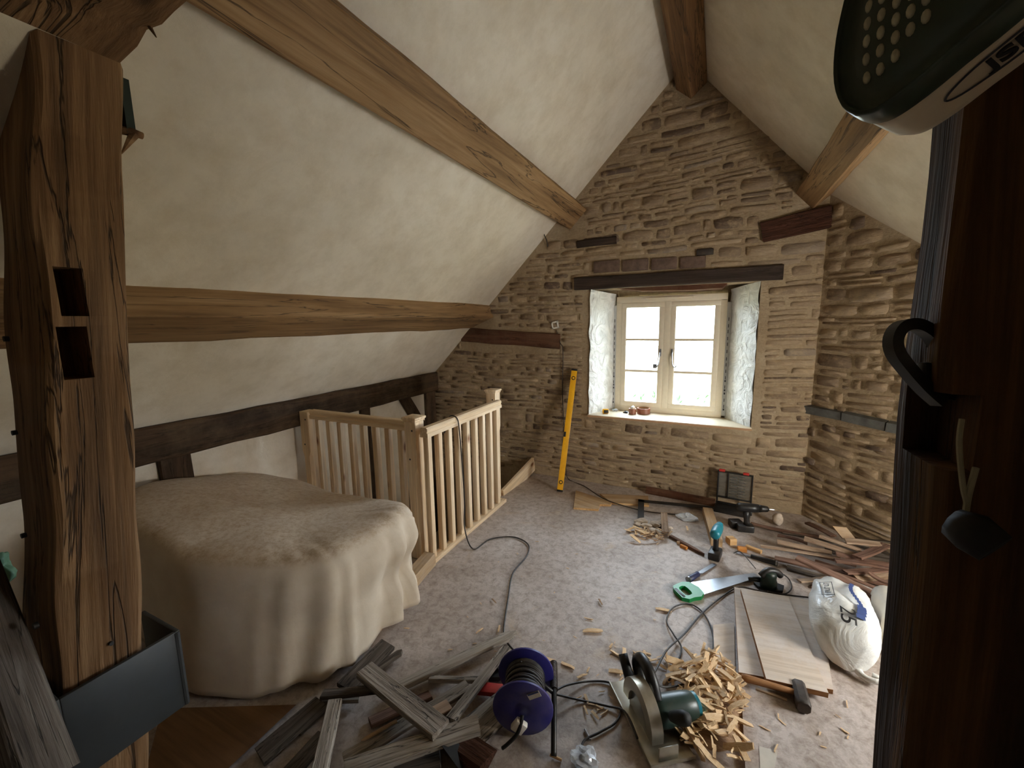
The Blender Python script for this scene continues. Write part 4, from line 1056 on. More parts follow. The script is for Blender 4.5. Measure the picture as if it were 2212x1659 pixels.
for i in range(0, 17 * 24 + 1):
    t = i / (17 * 24); a = 2 * PI * i / 24; rr2 = 0.078 + 0.006 * noise.noise(Vector((t * 30, 1, 1)))
    xx = 0.024 + 0.128 * (0.5 - 0.5 * math.cos(t * PI * 2.4)) + 0.005 * math.sin(a)
    pts.append(Vector((xx, rr2 * math.cos(a), 0.132 + rr2 * math.sin(a))))
obj('wound_flex', co_.tube(pts, 0.0055, 6).lathe([(0.072, 0.016), (0.072, 0.158)], 24, Matrix.Translation((0, 0, 0.132)) @ Matrix.Rotation(PI / 2, 4, 'Y')), 'cord', reel, RM, True)
pl = obj('plug', MB().cbox((-0.028, 0.012, 0.090), (0.024, 0.05, 0.05), .006, Matrix.Rotation(0.6, 3, 'X')), 'white_plastic', reel, RM)
obj('plug_lead', MB().tube(spline([(-0.02, 0.0, 0.13), (-0.035, 0.004, 0.11), (-0.045, 0.02, 0.07), (-0.05, 0.055, 0.03), (-0.05, 0.075, 0.01)], 5), 0.007, 8), 'black_rubber', reel, RM, True)
tA, tB, tC = F(1196, 1432, 0.10), F(1197, 1498, 0.10), F(1196, 1634, 0.012)
obj('tube_stand', MB().tube(spline([tA, tB, (tB + tC) / 2 + Vector((0, 0, .012)), tC], 6), 0.011, 10).tube([tB, tB + Vector((-0.10, 0.02, 0.02)), tB + Vector((-.14, .03, .032))], 0.009, 8), 'dark_steel', reel, None, True)
gp = MB(); nseg = 20
for i in range(nseg):
    p = tA + (tB - tA) * (i / nseg) * .9; q = tA + (tB - tA) * ((i + .7) / nseg) * .9
    gp.tube([p, q], 0.0165, 10)
obj('ribbed_grip', gp, 'iron', reel)
obj('stand_foot', MB().tube([tC + Vector((-.015, 0, 0)), tC + Vector((0.03, 0.005, -0.006))], 0.005, 6), 'pine_off', reel)

# ---- cords
def cord(pts, r, label, mat='cord'):
    return tag(obj('power_cord', MB().tube(spline(pts, 7), r, 7), mat, smooth=True), label, 'cord')
cord([F(960, 935, .86), Vector((-1.718, 2.44, .93)), Vector((-1.690, 2.45, .953)), Vector((-1.652, 2.455, .935)), Vector((-1.640, 2.46, .86)), Vector((-1.640, 2.48, .6)), Vector((-1.636, 2.49, .3)), Vector((-1.63, 2.47, .09)), F(1022, 1186, .008), F(1058, 1165, .008), F(1108, 1160, .008), F(1140, 1175, .008), F(1138, 1200, .008), F(1108, 1238, .008), F(1098, 1290, .008), F(1088, 1365, .008), F(1097, 1390, .008), F(1122, 1416, .03), F(1142, 1432, .12), RM @ Vector((0.14, 0.02, 0.215))], 0.0048, 'black power cord slung over the handrail and trailing to the cable reel')
cord([CM @ Vector((0.235, -0.085, 0.16)), F(1405, 1462, .10), F(1440, 1405, .03), F(1478, 1370, .008), F(1512, 1330, .008), F(1545, 1300, .008), F(1580, 1275, .008), F(1600, 1268, .030), F(1640, 1276, .030), F(1690, 1284, .03), F(1760, 1292, .03)], 0.0045, 'black saw cord running past the green saw handle to the plywood')
cord([CM @ Vector((0.225, -0.085, 0.125)), F(1432, 1484, .05), F(1500, 1466, .01), F(1535, 1425, .008), F(1540, 1370, .008), F(1520, 1325, .008), F(1490, 1305, .008), F(1455, 1312, .008), F(1440, 1340, .008), F(1455, 1370, .016), F(1472, 1400, .01), F(1460, 1440, .01), F(1445, 1470, .03)], 0.0042, 'looped grey-black flex lying behind the circular saw')
cord([F(1200, 1492, .05), F(1225, 1480, .03), F(1270, 1472, .008), F(1315, 1474, .008), F(1335, 1495, .008), F(1342, 1530, .008), F(1330, 1560, .008), F(1295, 1582, .008), F(1262, 1600, .008), F(1256, 1630, .008), F(1262, 1680, .008)], 0.0045, 'black lead curving from the cable reel towards the blue film scrap')
cord([F(1200, 1500, .05), F(1250, 1512, .01), F(1310, 1525, .008), F(1350, 1538, .02), CM @ Vector((0.05, 0.01, 0.03))], 0.0045, 'black lead from the reel to the front of the circular saw')
cord([F(1585, 1195, .01), F(1600, 1192, .015), F(1632, 1228, .05)], 0.003, 'short thin black cord ahead of the sander')

# ---- power tools near the wall
def driver(name, m, body, label, L=0.15):
    o = root(name, m, label, 'drill')
    obj('battery', MB().cbox((-0.01, 0, 0.028), (0.115, 0.074, 0.054), .010), 'black_plastic', o, m)
    obj('grip', MB().loft([[Vector((x0 + 0.021 * k * math.cos(a), 0.017 * k * math.sin(a), z)) for a in [2 * PI * i / 14 for i in range(14)]] for x0, z, k in ((0.0, .052, 1.25), (0.0, .075, 1.0), (-.006, .12, 1.0), (-.010, .165, 1.15))]), 'black_plastic', o, m, True)
    bx_ = Matrix.Translation((-0.065, 0, 0.19)) @ Matrix.Rotation(PI / 2, 4, 'Y')
    obj('motor_body', MB().lathe([(0.012, -.012), (0.028, -.008), (0.033, 0.01), (0.034, L * .55), (0.031, L * .8)], 22, bx_), body, o, m, True)
    ch = obj('chuck', MB().lathe([(0.030, L * .8), (0.026, L * .95), (0.022, L * 1.15), (0.012, L * 1.22)], 20, bx_), 'dark_steel' if body != 'teal' else 'teal', o, m, True)
    obj('bit', MB().lathe([(0.005, L * 1.2), (0.005, L * 1.42), (0.002, L * 1.46)], 8, bx_), 'steel', ch, m)
    obj('trigger', MB().cbox((0.022, 0, 0.142), (0.018, 0.012, 0.032), .004), body, o, m)
    return o
driver('impact_driver', T(F(1545, 1203), rz=math.radians(80)), 'teal', 'teal and black cordless driver standing on its battery by the pine batten')
driver('cordless_drill', T(F(1612, 1147), rz=math.radians(12)), 'black_plastic', 'dirty black cordless drill standing beside the open tool case', 0.17)
tag(obj('spare_battery', MB().cbox((0, 0, 0.03), (0.09, 0.07, 0.055), .010), 'black_plastic', None, T(F(1588, 1138), rz=0.4)), 'loose black tool battery behind the dirty cordless drill', 'battery')
# open tool case with clear lid
kc = F(1580, 1112); KM = T(kc, rz=-0.12)
case = root('tool_case', KM, 'open tool case with clear lid and red catches against the stone wall', 'tool case')
obj('tray', MB().cbox((0, 0.05, 0.018), (0.27, 0.13, 0.036), .006), 'black_plastic', case, KM)
lid = obj('lid', MB().box((0, 0.135, 0.20), (0.26, 0.006, 0.22)), 'clear_case', case, KM)
fr_ = MB()
for x in (-0.128, 0.128): fr_.cbox((x, 0.135, 0.175), (0.012, 0.022, 0.29), .003)
for z in (0.035, 0.09, 0.315): fr_.cbox((0, 0.135, z), (0.256, 0.022, 0.012), .003)
fr_.cbox((-0.05, 0.13, 0.2), (0.008, 0.02, 0.22), .002)
obj('lid_frame', fr_, 'black_plastic', case, KM)
for x in (-0.10, 0.08): obj('catch', MB().cbox((x, 0.13, 0.327), (0.045, 0.026, 0.018), .003), 'red', case, KM)
for k in range(16): obj('drill_bit', MB().cbox((-0.005 + (k % 2) * .06, 0.128, 0.105 + k * 0.0125), (0.05, 0.005, 0.005), .001), 'steel', case, KM)
# steel square
sq0, sq1, sq2 = F(1384, 1122, .024), F(1385, 1082, .024), F(1540, 1097, .024)
def flatbar(p, q, w, t): 
    m = frame(p, q - p); L = (q - p).length; mb = MB(); mb.box((L / 2, 0, 0), (L + w, w, t)); return [m @ v for v in mb.v], mb.f
sqm = MB(); sqm.add(*flatbar(sq0, sq1, .05, .006)); sqm.add(*flatbar(sq1, sq2, .05, .006))
tag(obj('steel_square', sqm, 'dark_steel'), 'black steel carpenters square on the floor below the window', 'square')
# pine batten and offcuts
bar('pine_batten', (1528, 1104, 0), (1548, 1172, 0), 0.075, 0.06, 'pine_dusty', 'pale pine batten on the floor behind the teal driver', 'batten', n=3, j=.001, ch=.002)
for k, (x, y, w, d, h, rz, mt, lb) in enumerate(((1572, 1168, .05, .06, .045, .5, 'pine_off', 'pale pine offcut block behind the teal driver'), (1593, 1185, .055, .035, .03, .15, 'orange_wood', 'orange cut-end offcut beside the teal driver'), (1612, 1180, .10, .028, .024, -.45, 'pine_off', 'pale wedge offcut beside the orange cut-end block'), (1470, 1178, .05, .022, .02, -.5, 'orange_wood', 'small split orange block near the rubble heap'), (1462, 1172, .02, .02, .018, .2, 'chip_dark', 'tiny brown block near the rubble heap'))):
    tag(obj('wood_offcut', beam(w, d, h, n=2, j=.002, ch=.003, seed=k), mt, None, T(F(x, y, h / 2), rz=rz)), lb, 'offcut')
bar('timber_stake', (1448, 1158, 0), (1521, 1198, 0), 0.03, 0.02, 'lath_red', 'brown pointed stake lying beside the rubble heap', 'stake', n=4, j=.003, ch=.003, point1=True)
# chisels
def chisel(a, b, hl, hmat, label, r=0.016, bw=0.025):
    p, q = F(*a, 0.017), F(*b, 0.010); m = frame(p, q - p); L = (q - p).length
    o = root('wood_chisel', m, label, 'chisel')
    obj('handle', MB().lathe([(r * .7, 0), (r, .006), (r, hl * .5), (r * .85, hl * .8), (r * .9, hl)], 14, Matrix.Rotation(PI / 2, 4, 'Y')), hmat, o, m, True)
    obj('butt_cap', MB().lathe([(r * .8, -.006), (r * 1.05, -.004), (r * 1.05, .006)], 14, Matrix.Rotation(PI / 2, 4, 'Y')), 'steel', o, m)
    obj('blade', MB().loft([[Vector((x, y * w, z * h - .004)) for y, z in ((1, 1), (-1, 1), (-1, -1), (1, -1))] for x, w, h in ((hl, .005, .005), (hl + .02, .006, .005), (hl + .035, bw / 2, .003), (L - .012, bw / 2, .003), (L, bw / 2, .0005))]), 'steel', o, m)
chisel((1487, 1252), (1545, 1217), 0.105, 'blue_handle', 'chisel with dark blue handle lying in front of the teal driver', .018)
chisel((1678, 1217), (1590, 1192), 0.15, 'black_plastic', 'black-handled chisel lying at the edge of the lath pile')
# hand saw
h0, h1 = F(1462, 1284, .012), F(1632, 1240, .02)
SM = frame(h0, h1 - h0); SL = (h1 - h0).length
hs = root('hand_saw', SM, 'hand saw with bright green handle and steel blade on the floor', 'saw')
HB = 0.135; x1 = 0.14
obj('blade', MB().prism([(x1 - .03, -HB / 2 + .012), (x1 - .03, HB / 2 + .005), (SL, 0.012), (SL + .004, -0.030)], 2, -.0008, .0008), 'steel', hs, SM)
ho = [(0.0, -0.045), (0.005, 0.035), (0.02, 0.06), (0.05, 0.068), (0.10, 0.074), (0.135, 0.06), (0.155, 0.0), (0.145, -0.055), (0.11, -0.075), (0.07, -0.068), (0.03, -0.072)]
hi_ = [(0.032, -0.035), (0.035, 0.022), (0.045, 0.038), (0.07, 0.042), (0.085, 0.035), (0.088, 0.012), (0.085, -0.02), (0.078, -0.036), (0.062, -0.042), (0.048, -0.042), (0.04, -0.04)]
n_ = len(ho)
vs = [(x, y, -.012) for x, y in ho] + [(x, y, .012) for x, y in ho] + [(x, y, -.012) for x, y in hi_] + [(x, y, .012) for x, y in hi_]
fs = []
for i in range(n_):
    j = (i + 1) % n_
    fs += [(i, j, n_ + j, n_ + i), (2 * n_ + j, 2 * n_ + i, 3 * n_ + i, 3 * n_ + j), (n_ + i, n_ + j, 3 * n_ + j, 3 * n_ + i), (j, i, 2 * n_ + i, 2 * n_ + j)]
hnd = obj('handle', MB().add(vs, fs), 'green', hs, SM)
obj('grip_inlay', MB().cbox((0.016, -0.005, 0.0), (0.022, 0.09, 0.027), .006), 'black_plastic', hnd, SM)
# sander
dm = T(F(1662, 1272), rz=0.5)
sd_ = root('palm_sander', dm, 'dark green palm sander with coiled cord beyond the hand saw tip', 'sander')
obj('sanding_base', MB().prism([(-.07, -.045), (.05, -.045), (.09, 0), (.05, .045), (-.07, .045)], 2, 0.002, 0.018), 'black_rubber', sd_, dm)
obj('body', MB().lathe([(0.045, .018), (0.047, .05), (0.040, .075), (0.042, .09), (0.036, .112), (0.014, .122)], 22, T(-.01, 0, 0)), 'saw_green', sd_, dm, True)
obj('top_handle', MB().tube(spline([(-0.06, 0, .085), (-.02, 0, .118), (.03, 0, .112), (.062, 0, .085)], 4), [0.020] * 13, 12), 'black_plastic', sd_, dm, True)
obj('dust_port', MB().tube([(-0.05, 0.02, .05), (-.085, .03, .05), (-.11, .035, .045)], [0.016, .014, .012], 10), 'black_plastic', sd_, dm, True)
cl = spline([F(1672, 1238, .09), F(1690, 1240, .05), F(1705, 1252, .01), F(1710, 1270, .008), F(1698, 1282, .008), F(1675, 1281, .01), F(1655, 1276, .02)], 6)
obj('lead', MB().tube(cl, 0.004, 7), 'cord', sd_, None, True)

# ---- lath pile at the canted wall
LATHS = [
 ((1621, 1130, .02), (1772, 1160, .02), .045, .02, 'lath_red', 'long brown board along the foot of the stone wall behind the drill'),
 ((1680, 1156, .05), (1745, 1174, .05), .05, .012, 'lath_red', 'short brown lath with a pale split end in the pile'),
 ((1737, 1164, .10), (1858, 1203, .09), .05, .014, 'lath_pale', None),
 ((1770, 1158, .13), (1862, 1190, .12), .055, .016, 'lath_pale', None),
 ((1643, 1180, .04), (1815, 1207, .06), .032, .010, 'lath_pale', 'long thin pale lath sticking out of the pile towards the offcuts'),
 ((1680, 1170, .06), (1796, 1194, .07), .045, .012, 'lath_pale', None),
 ((1850, 1204, .13), (1914, 1177, .16), .055, .014, 'lath_red', 'brown lath crossing over the pile towards the wall corner'),
 ((1806, 1196, .11), (1935, 1221, .10), .035, .016, 'lath_red', None),
 ((1804, 1210, .10), (1935, 1229, .09), .038, .014, 'lath_red', None),
 ((1722, 1204, .12), (1922, 1306, .05), .085, .014, 'lath_red', 'widest purplish brown board slanting down across the lath pile'),
 ((1674, 1206, .02), (1775, 1229, .03), .055, .012, 'lath_red', None),
 ((1727, 1255, .01), (1802, 1247, .03), .045, .012, 'lath_pale', 'pale lath end poking out of the pile towards the sander'),
 ((1824, 1236, .07), (1930, 1229, .08), .045, .012, 'lath_red', None),
 ((1850, 1250, .05), (1925, 1243, .06), .05, .012, 'lath_pale', None),
 ((1877, 1236, .10), (1922, 1260, .09), .045, .012, 'lath_red', None),
 ((1825, 1168, .14), (1935, 1184, .15), .06, .014, 'lath_pale', None),
 ((1745, 1130, .04), (1800, 1158, .10), .04, .014, 'lath_red', None),
 ((1753, 1266, .00), (1858, 1297, .01), .05, .012, 'lath_red', None),
 ((1700, 1226, .0), (1830, 1262, .0), .05, .012, 'grey_dark', None),
 ((1780, 1182, .02), (1930, 1212, .03), .09, .014, 'grey_dark', None),
 ((1760, 1215, .02), (1925, 1262, .02), .09, .014, 'lath_red', None),
 ((1830, 1280, .01), (1925, 1296, .01), .06, .014, 'lath_red', None),
 ((1690, 1150, .0), (1925, 1196, .0), .06, .014, 'grey_dark', None),
 ((1800, 1236, .05), (1905, 1276, .04), .03, .010, 'lath_red', None),
 ((1715, 1188, .03), (1850, 1222, .05), .04, .010, 'lath_red', None),
 ((1850, 1165, .08), (1940, 1172, .10), .04, .012, 'grey_dark', None),
]
MORE = iter(('pale split lath lying just under the crossing brown lath', 'upper pale lath below the leaning square offcut', 'pale lath running beside the long thin one', 'thin brown lath running from the crossing lath to the dark post', 'second thin brown lath just in front of the one to the dark post', 'brown lath whose end meets the black chisel handle', 'arched brown lath between the widest board and the dark post', 'pale stub of lath between the widest board and the dark post', 'short brown lath sloping down beside the dark post', 'pale lath behind the crossing brown lath by the canted wall', 'brown stick sloping up to the leaning square offcut', 'brown lath flat on the floor behind the plastic sack', 'dark dusty lath flat on the floor beyond the sander', 'broad dark board buried beneath the pale laths', 'broad brown board buried under the widest one', 'brown board end between plastic sack and dark post', 'dark dusty lath along the foot of the canted wall', 'narrow brown strip under the widest board', 'narrow brown lath crossing beneath the pale ones', 'short dark lath tucked against the canted wall'))
for i, (a, b, w, t, mt, lb) in enumerate(LATHS):
    lb = lb or next(MORE)
    bar('old_lath', a, b, w, t, mt, lb or {'lath_red': 'old brown split lath in the pile by the canted wall', 'lath_pale': 'old pale split lath in the pile by the canted wall', 'grey_dark': 'dark dusty lath at the bottom of the pile by the canted wall'}[mt], 'lath', 'laths heaped by the canted wall', n=6, j=.006, ch=.003, seed=100 + i, roll=((i * 37) % 11 - 5) * .05, bend=((i * 13) % 7 - 3) * .003)
bq = [F(1796, 1140, .06), F(1822, 1138, .13), F(1847, 1163, .13), F(1820, 1166, .04)]
bq = [F(1797, 1137, .16), F(1827, 1140, .16), F(1848, 1166, .10), F(1818, 1163, .10)]
bqn = (bq[1] - bq[0]).cross(bq[2] - bq[1]).normalized() * 0.012
tag(obj('cut_board', MB().add(bq + [p - bqn for p in bq], [(0, 1, 2, 3), (7, 6, 5, 4), (0, 4, 5, 1), (1, 5, 6, 2), (2, 6, 7, 3), (3, 7, 4, 0)]), 'pine_dusty'), 'pale square board offcut leaning on top of the lath pile', 'board')
tag(obj('loose_stone', lump(F(1680, 1122, .05), .05, 8, 3, .25, (.75, .6, .95)), 'pebble', smooth=True), 'rounded stone at the foot of the gable behind the laths', 'stone')
bar('skirting_board', (1395, 1058, .0), (1545, 1086, .0), .018, .07, 'red_timber', 'low brown skirting board at the wall foot behind the steel square', 'skirting', n=3, j=.001, ch=.002)

# ---- weathered broken battens, front left
BAT = [
 ((852, 1487, .03), (1116, 1366, .02), .055, .022, 'grey_wood', 'long grey batten with a pointed tip reaching towards the cord', dict(point1=True)),
 ((972, 1556, .07), (1094, 1399, .04), .042, .018, 'grey_wood', 'grey batten crossing steeply over the others to the long pointed one', {}),
 ((788, 1449, .09), (952, 1578, .10), .080, .030, 'grey_wood', 'thick cracked grey plank end lying across the batten pile', {}),
 ((745, 1668, .06), (1034, 1566, .09), .070, .022, 'grey_wood', 'long grey plank in front of the cable reel', {}),
 ((742, 1645, .03), (1012, 1481, .03), .050, .020, 'grey_wood', 'long grey batten running under the thick cracked plank', {}),
 ((696, 1500, .05), (815, 1489, .06), .045, .020, 'grey_dark', 'dark batten end beside the hem of the dust sheet', {}),
 ((724, 1515, .07), (686, 1690, .09), .055, .022, 'grey_wood', 'deeply grooved upright-lying batten near the plywood board', {}),
 ((560, 1634, .01), (694, 1517, .03), .075, .020, 'grey_dark', 'dark plank under the edge of the dust sheet', {}),
 ((742, 1490, .03), (838, 1392, .03), .085, .022, 'grey_dark', 'dark weathered plank tucked against the dust sheet hem', {}),
 ((805, 1452, .02), (868, 1407, .02), .035, .018, 'grey_dark', 'short dark batten beside the plank at the dust sheet hem', dict(point1=True)),
 ((928, 1467, .03), (1036, 1468, .03), .030, .016, 'grey_wood', 'thin flaking grey lath lying across the floor behind the red tool', {}),
 ((1000, 1600, .02), (1098, 1515, .02), .120, .020, 'grey_wood', 'broad grey board running under the cable reel', {}),
 ((850, 1668, .02), (950, 1640, .03), .110, .020, 'grey_dark', 'dark rounded board end at the front of the batten pile', {}),
 ((780, 1602, .05), (856, 1558, .06), .016, .008, 'pine_dusty', 'thin pale splinter among the grey battens', dict(point0=True)),
 ((698, 1514, .02), (775, 1511, .02), .028, .014, 'grey_wood', 'thin grey batten under the dark end by the dust sheet', {}),
 ((934, 1546, .05), (972, 1526, .05), .060, .030, 'lath_pale', 'pale broken block between two crossing battens', {}),
 ((640, 1580, .0), (730, 1500, .01), .060, .018, 'grey_dark', 'dark batten flat on the floor by the plywood board', {}),
 ((620, 1680, .0), (700, 1590, .0), .060, .018, 'grey_dark', 'blackish batten flat on the floor at the plywood corner', {}),
 ((800, 1560, .01), (930, 1500, .01), .055, .016, 'lath_red', 'reddish board lying low beneath the grey battens', {}),
 ((880, 1620, .02), (1000, 1570, .03), .06, .018, 'grey_dark', 'dark batten beneath the long grey plank', {}),
]
for i, (a, b, w, t, mt, lb, kw) in enumerate(BAT):
    bar('broken_batten', a, b, w, t, mt, lb, 'batten', 'broken battens heaped by the dust sheet', n=10, j=.006, ch=.003, seed=200 + i, roll=((i * 29) % 9 - 4) * .05, **kw)
tag(obj('rotten_wood', beam(0.17, 0.08, 0.03, n=14, j=.03, ch=.010, seed=77), 'rot_timber', None, frame(F(978, 1592, .03), F(1042, 1638, .03) - F(978, 1592, .03))), 'splintered red rotten wood chunk in front of the grey planks', 'wood')
rt0, rt1 = F(1028, 1486, .03), F(1100, 1494, .03)
rdm = frame(rt0, rt1 - rt0)
red = root('red_level', rdm, 'short red box-section tool poking out beside the cable reel', 'level')
obj('body', MB().cbox(((rt1 - rt0).length / 2, 0, 0), ((rt1 - rt0).length, 0.05, 0.022), .003), 'red', red, rdm); obj('hang_hole', MB().lathe([(0.006, .0105), (0.006, .0116)], 10, T(0.012, 0, 0)), 'print_black', red, rdm)
tag(obj('metal_sheet', MB().prism([(0, 0), (0.16, -.01), (0.17, .05), (0.02, .07)], 2, -.001, .001), 'dark_steel', None, frame(F(955, 1612, .10), F(1000, 1668, .02) - F(955, 1612, .10), (.3, .2, 1))), 'dark thin metal sheet standing in the batten pile', 'sheet metal')
cm_ = T(F(1078, 1448, .02), rz=.8)
cl_ = root('metal_clamp', cm_, 'grey steel clamp on the floor behind the cable reel', 'clamp')
obj('jaw', MB().prism([(-.06, -.03), (-.02, -.045), (.05, -.03), (.06, .0), (.02, .01), (.03, .035), (-.04, .03)], 2, -.012, .012), 'dark_steel', cl_, cm_); obj('bolt', MB().lathe([(0.014, .012), (0.014, .022), (.008, .024)], 6, T(0, 0, 0)), 'steel', cl_, cm_)
tag(obj('socket', MB().lathe([(0.010, 0), (0.010, .03), (0.007, .031)], 14), 'steel', None, T(F(1160, 1434, 0.0))), 'small chrome socket standing behind the blue reel flange', 'socket')
tag(obj('film_scrap', lump(F(1262, 1640, .02), .05, 21, 3, .45, (1.0, .8, .45)), 'clear_film', smooth=False), 'crumpled blue-white film scrap on the floor by the black lead', 'film')
tag(obj('film_scrap', lump(F(1485, 1117, .02), .055, 23, 3, .5, (1.3, .8, .5)), 'clear_film', smooth=False), 'crumpled clear plastic bag on the floor under the window', 'film')
tag(obj('steel_nail', MB().tube([F(1263, 1575, .006), F(1275, 1598, .006)], .004, 8), 'steel'), 'bright steel pin on the floor near the black lead', 'pin')

# ---- wood chips
def chip_mesh(i):
    r = random.Random(900 + i); L = 1.0; n = 4; rings = []
    w = r.uniform(.10, .28); t = r.uniform(.04, .12); cv = r.uniform(-.25, .25) * (1 if i % 2 else .3)
    for k in range(n + 1):
        s_ = k / n; ww = w * (1 - .45 * abs(2 * s_ - 1) ** 2 * r.random()); tt = t * r.uniform(.7, 1.2) * (0.4 if k in (0, n) else 1)
        y0 = r.uniform(-.03, .03); z0 = cv * (4 * s_ * (1 - s_)) * .5
        rings.append([Vector((s_ - .5 + r.uniform(-.05, .05) * (k in (0, n)), y0 + a * ww / 2, z0 + b * tt / 2)) for a, b in ((1, 1), (-1, 1), (-1, -1), (1, -1))])
    mb = MB().loft(rings); me = mb.mesh('wood_chip'); me.materials.append(M['chip'] if i < 9 else M['chip_dark']); return me
CH = [chip_mesh(i) for i in range(12)]
def chip(p, L, rz, ry, rx, label, group, idx=None):
    k = rnd.randrange(9) if idx is None else idx
    me = CH[k]
    if label is None: label = '%s %s pale wood chip in the heap beside the circular saw' % ({.04: 'stubby', .055: 'short', .07: 'finger-long', .09: 'long', .11: 'longest'}[L], 'curled' if k % 2 else 'straight')
    o = link('wood_chip', me, None, None, T(p, rz=rz, ry=ry, rx=rx) @ Matrix.Diagonal((L, L, L, 1)))
    return tag(o, label, 'wood chip', group)
def heap_h(x, y, c, rx, ry, h):
    d = ((x - c.x) / rx) ** 2 + ((y - c.y) / ry) ** 2
    return h * max(0.0, 1 - d)
hc = F(1535, 1522); HR = (0.17, 0.30, 0.06)
mound = MB(); vs, fs = [], []; nr, na = 8, 28
for i in range(nr + 1):
    for k in range(na):
        t = i / nr; a = 2 * PI * k / na; x, y = hc.x + math.cos(a) * t * 0.125, hc.y + math.sin(a) * t * 0.21
        vs.append((x, y, heap_h(x, y, hc, .125, .21, .04) + .001 + .006 * noise.noise(Vector((x * 25, y * 25, 0))) * (1 - t)))
for i in range(nr):
    for k in range(na): fs.append((i * na + k, i * na + (k + 1) % na, (i + 1) * na + (k + 1) % na, (i + 1) * na + k))
so = obj('sawdust', mound.add(vs, fs), 'chip_dark', smooth=True); so['kind'] = 'stuff'; tag(so, 'sawdust mound under the wood chip heap', 'sawdust')
for i in range(175):
    while True:
        a, b = rnd.uniform(-1, 1), rnd.uniform(-1, 1)
        if a * a + b * b < 1: break
    x, y = hc.x + a * .165, hc.y + b * .27
    if x > 0.165: x = 0.165 - rnd.uniform(0, .05)
    z = heap_h(x, y, hc, .19, .34, .05) + rnd.uniform(0.006, .03)
    chip((x, y, z), rnd.choice((.04, .055, .07, .09, .11)), rnd.uniform(0, PI), rnd.uniform(-.5, .5), rnd.uniform(-.6, .6), None, 'wood chips heaped beside the circular saw')
for i in range(26):
    p = F(1395 + rnd.uniform(-65, 75), 1440 + rnd.uniform(-30, 32), .008)
    chip(p, rnd.choice((.03, .05, .07)), rnd.uniform(0, PI), rnd.uniform(-.15, .15), rnd.uniform(-.3, .3), 'pale wood chip scattered behind the circular saw', 'wood chips behind the circular saw')
for i in range(16):
    p = F(1290 + rnd.uniform(-60, 70), 1500 + rnd.uniform(-60, 50), .007)
    chip(p, rnd.choice((.02, .03, .045)), rnd.uniform(0, PI), rnd.uniform(-.1, .1), rnd.uniform(-.3, .3), 'small pale chip on the floor between reel and circular saw', 'chips between reel and saw')
for (x, y, L, rz, lb) in ((1280, 1362, .10, .45, 'long curved pale splinter on the open floor'), (1272, 1336, .05, .1, 'short pale splinter above the long curved one on the floor'), (1320, 1394, .035, 1.4, 'small bright chip on the floor towards the saw'), (1036, 1362, .05, 1.3, 'pale stub on the floor beyond the pointed batten'), (1078, 1358, .05, 1.9, 'pale stub on the floor beside the trailing cord'), (1067, 1298, .05, -.5, 'brown stub on the floor beside the trailing cord'), (1297, 1300, .055, -.9, 'brown twisted splinter on the open floor'), (1433, 1317, .08, .2, 'white-ended splinter near the cord loop'), (878, 1357, .03, .4, 'pale stub on the floor beside the kerb timber'), (1183, 1424, .07, .15, 'pale wedge behind the reel stand grip'), (1226, 1437, .07, -.1, 'pale stick beside the reel stand grip'), (1277, 1521, .028, .3, 'square pale offcut between reel and saw'), (1297, 1530, .03, .8, 'orange pale cube between reel and saw'), (1545, 1410, .07, -.5, 'pale stick at the edge of the plywood strip'), (1544, 1432, .06, -.3, 'pale block at the edge of the plywood strip'), (1160, 1170, .03, .4, 'pale sliver beside the bend of the trailing cord')):
    chip(F(x, y, .007), L, rz, 0, 0, lb, None, idx=(9 if 'brown' in lb else rnd.randrange(9)))
for i in range(46):
    x, y = rnd.uniform(960, 1600), rnd.uniform(1190, 1420)
    p = F(x, y, .004)
    if p.x < -1.4 or p.x > 0.15: continue
    chip(p, rnd.choice((.010, .015, .022)), rnd.uniform(0, PI), 0, 0, 'tiny pale chip on the open floor', 'tiny chips across the open floor')
for i in range(10):
    x, y = rnd.uniform(1640, 1860), rnd.uniform(1500, 1640)
    chip(F(x, y, .022), rnd.choice((.02, .03, .04)), rnd.uniform(0, PI), 0, 0, 'small wood shaving on the plywood sheet by the hammer', 'shavings on the plywood sheet')
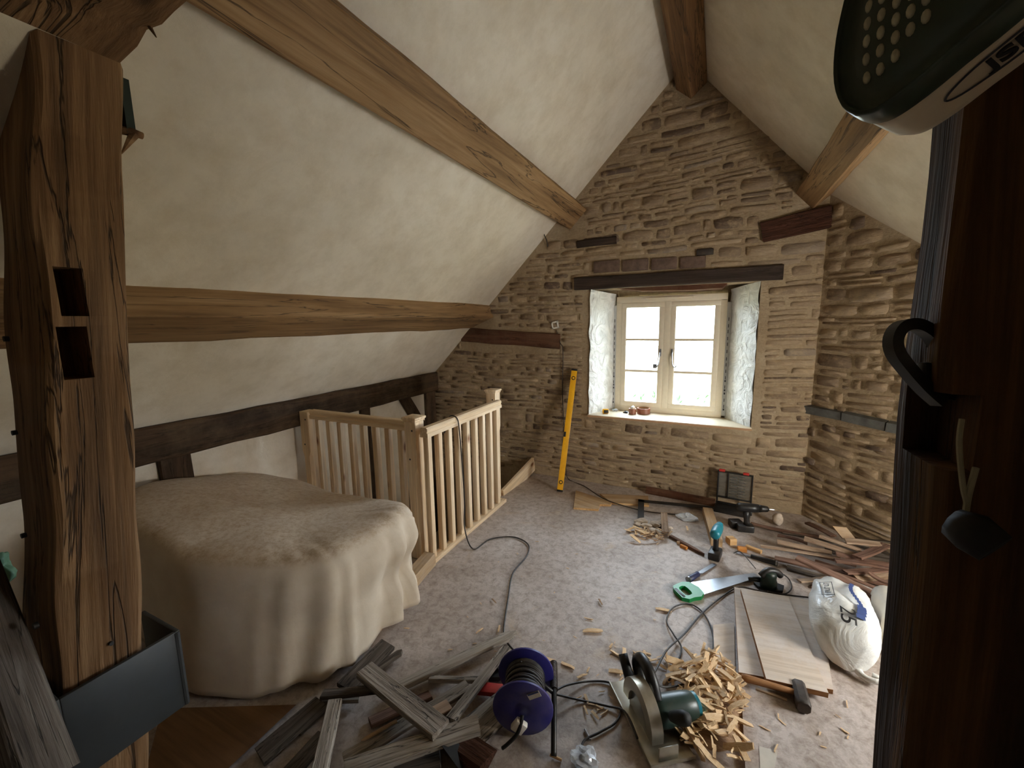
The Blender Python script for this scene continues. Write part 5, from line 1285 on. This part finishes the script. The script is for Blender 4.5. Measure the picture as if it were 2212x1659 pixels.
# rubble heap in the middle
for i in range(14):
    x, y = 1405 + rnd.uniform(-30, 42), 1136 + rnd.uniform(-12, 14)
    tag(obj('rubble_stone', lump(F(x, y, .02), rnd.uniform(.02, .04), 40 + i, 2, .35, (1.2, .9, .55)), 'pebble', smooth=False), 'pale flat stone in the rubble heap below the window', 'stone', 'stones in the rubble heap')
bar('rubble_plank', (1434, 1108, .03), (1437, 1150, .05), .05, .012, 'lath_pale', 'short pale board standing out of the rubble heap', 'board', n=3, j=.002, ch=.002)
for i in range(46):
    x, y = 1412 + rnd.gauss(0, 22), 1152 + rnd.gauss(0, 9)
    chip(F(x, y, .012 + .02 * rnd.random()), rnd.choice((.04, .06, .09)), rnd.uniform(0, PI), rnd.uniform(-.4, .4), rnd.uniform(-.4, .4), 'split wood piece in the rubble heap below the window', 'split wood in the rubble heap', idx=rnd.choice((0, 1, 2, 3, 4, 9, 10)))

# ---- outside
g = MB().box((0, 40, -3.2), (160, 70, 0.4)); struct(obj('ground_outside', g, 'grass'), 'pale grass field outside the window', 'field')
def shrub(c, r, n, seed):
    rr3 = random.Random(seed); o = root('shrub', T(c), 'green leafy shrub outside the window behind the lower right pane', 'shrub')
    st_ = MB()
    for k in range(14):
        a = rr3.uniform(0, 2 * PI); st_.tube([Vector(c), Vector(c) + Vector((math.cos(a) * r * .4, math.sin(a) * r * .4, r * .9)), Vector(c) + Vector((math.cos(a) * r * .8, math.sin(a) * r * .8, r * rr3.uniform(1.2, 1.9)))], [0.03, .02, .008], 5)
    obj('stems', st_, 'grey_dark', o)
    lv_ = MB()
    for k in range(n):
        a, b = rr3.uniform(0, 2 * PI), rr3.uniform(0, 1); p = Vector(c) + Vector((math.cos(a) * r * b ** .5, math.sin(a) * r * b ** .5, r * rr3.uniform(.2, 1.9)))
        d = Vector((rr3.gauss(0, 1), rr3.gauss(0, 1), rr3.gauss(0, 1))).normalized(); e = d.orthogonal().normalized(); s_ = rr3.uniform(.05, .1)
        lv_.add([p, p + d * s_ + e * s_ * .35, p + d * 2 * s_, p + d * s_ - e * s_ * .35], [(0, 1, 2, 3)])
    fo = obj('foliage', lv_, 'leaf', o); fo['kind'] = 'stuff'
sp_ = PY(1500, 850, 9.0); shrub((sp_.x, 9.0, -3.0), 1.55, 1500, 5)
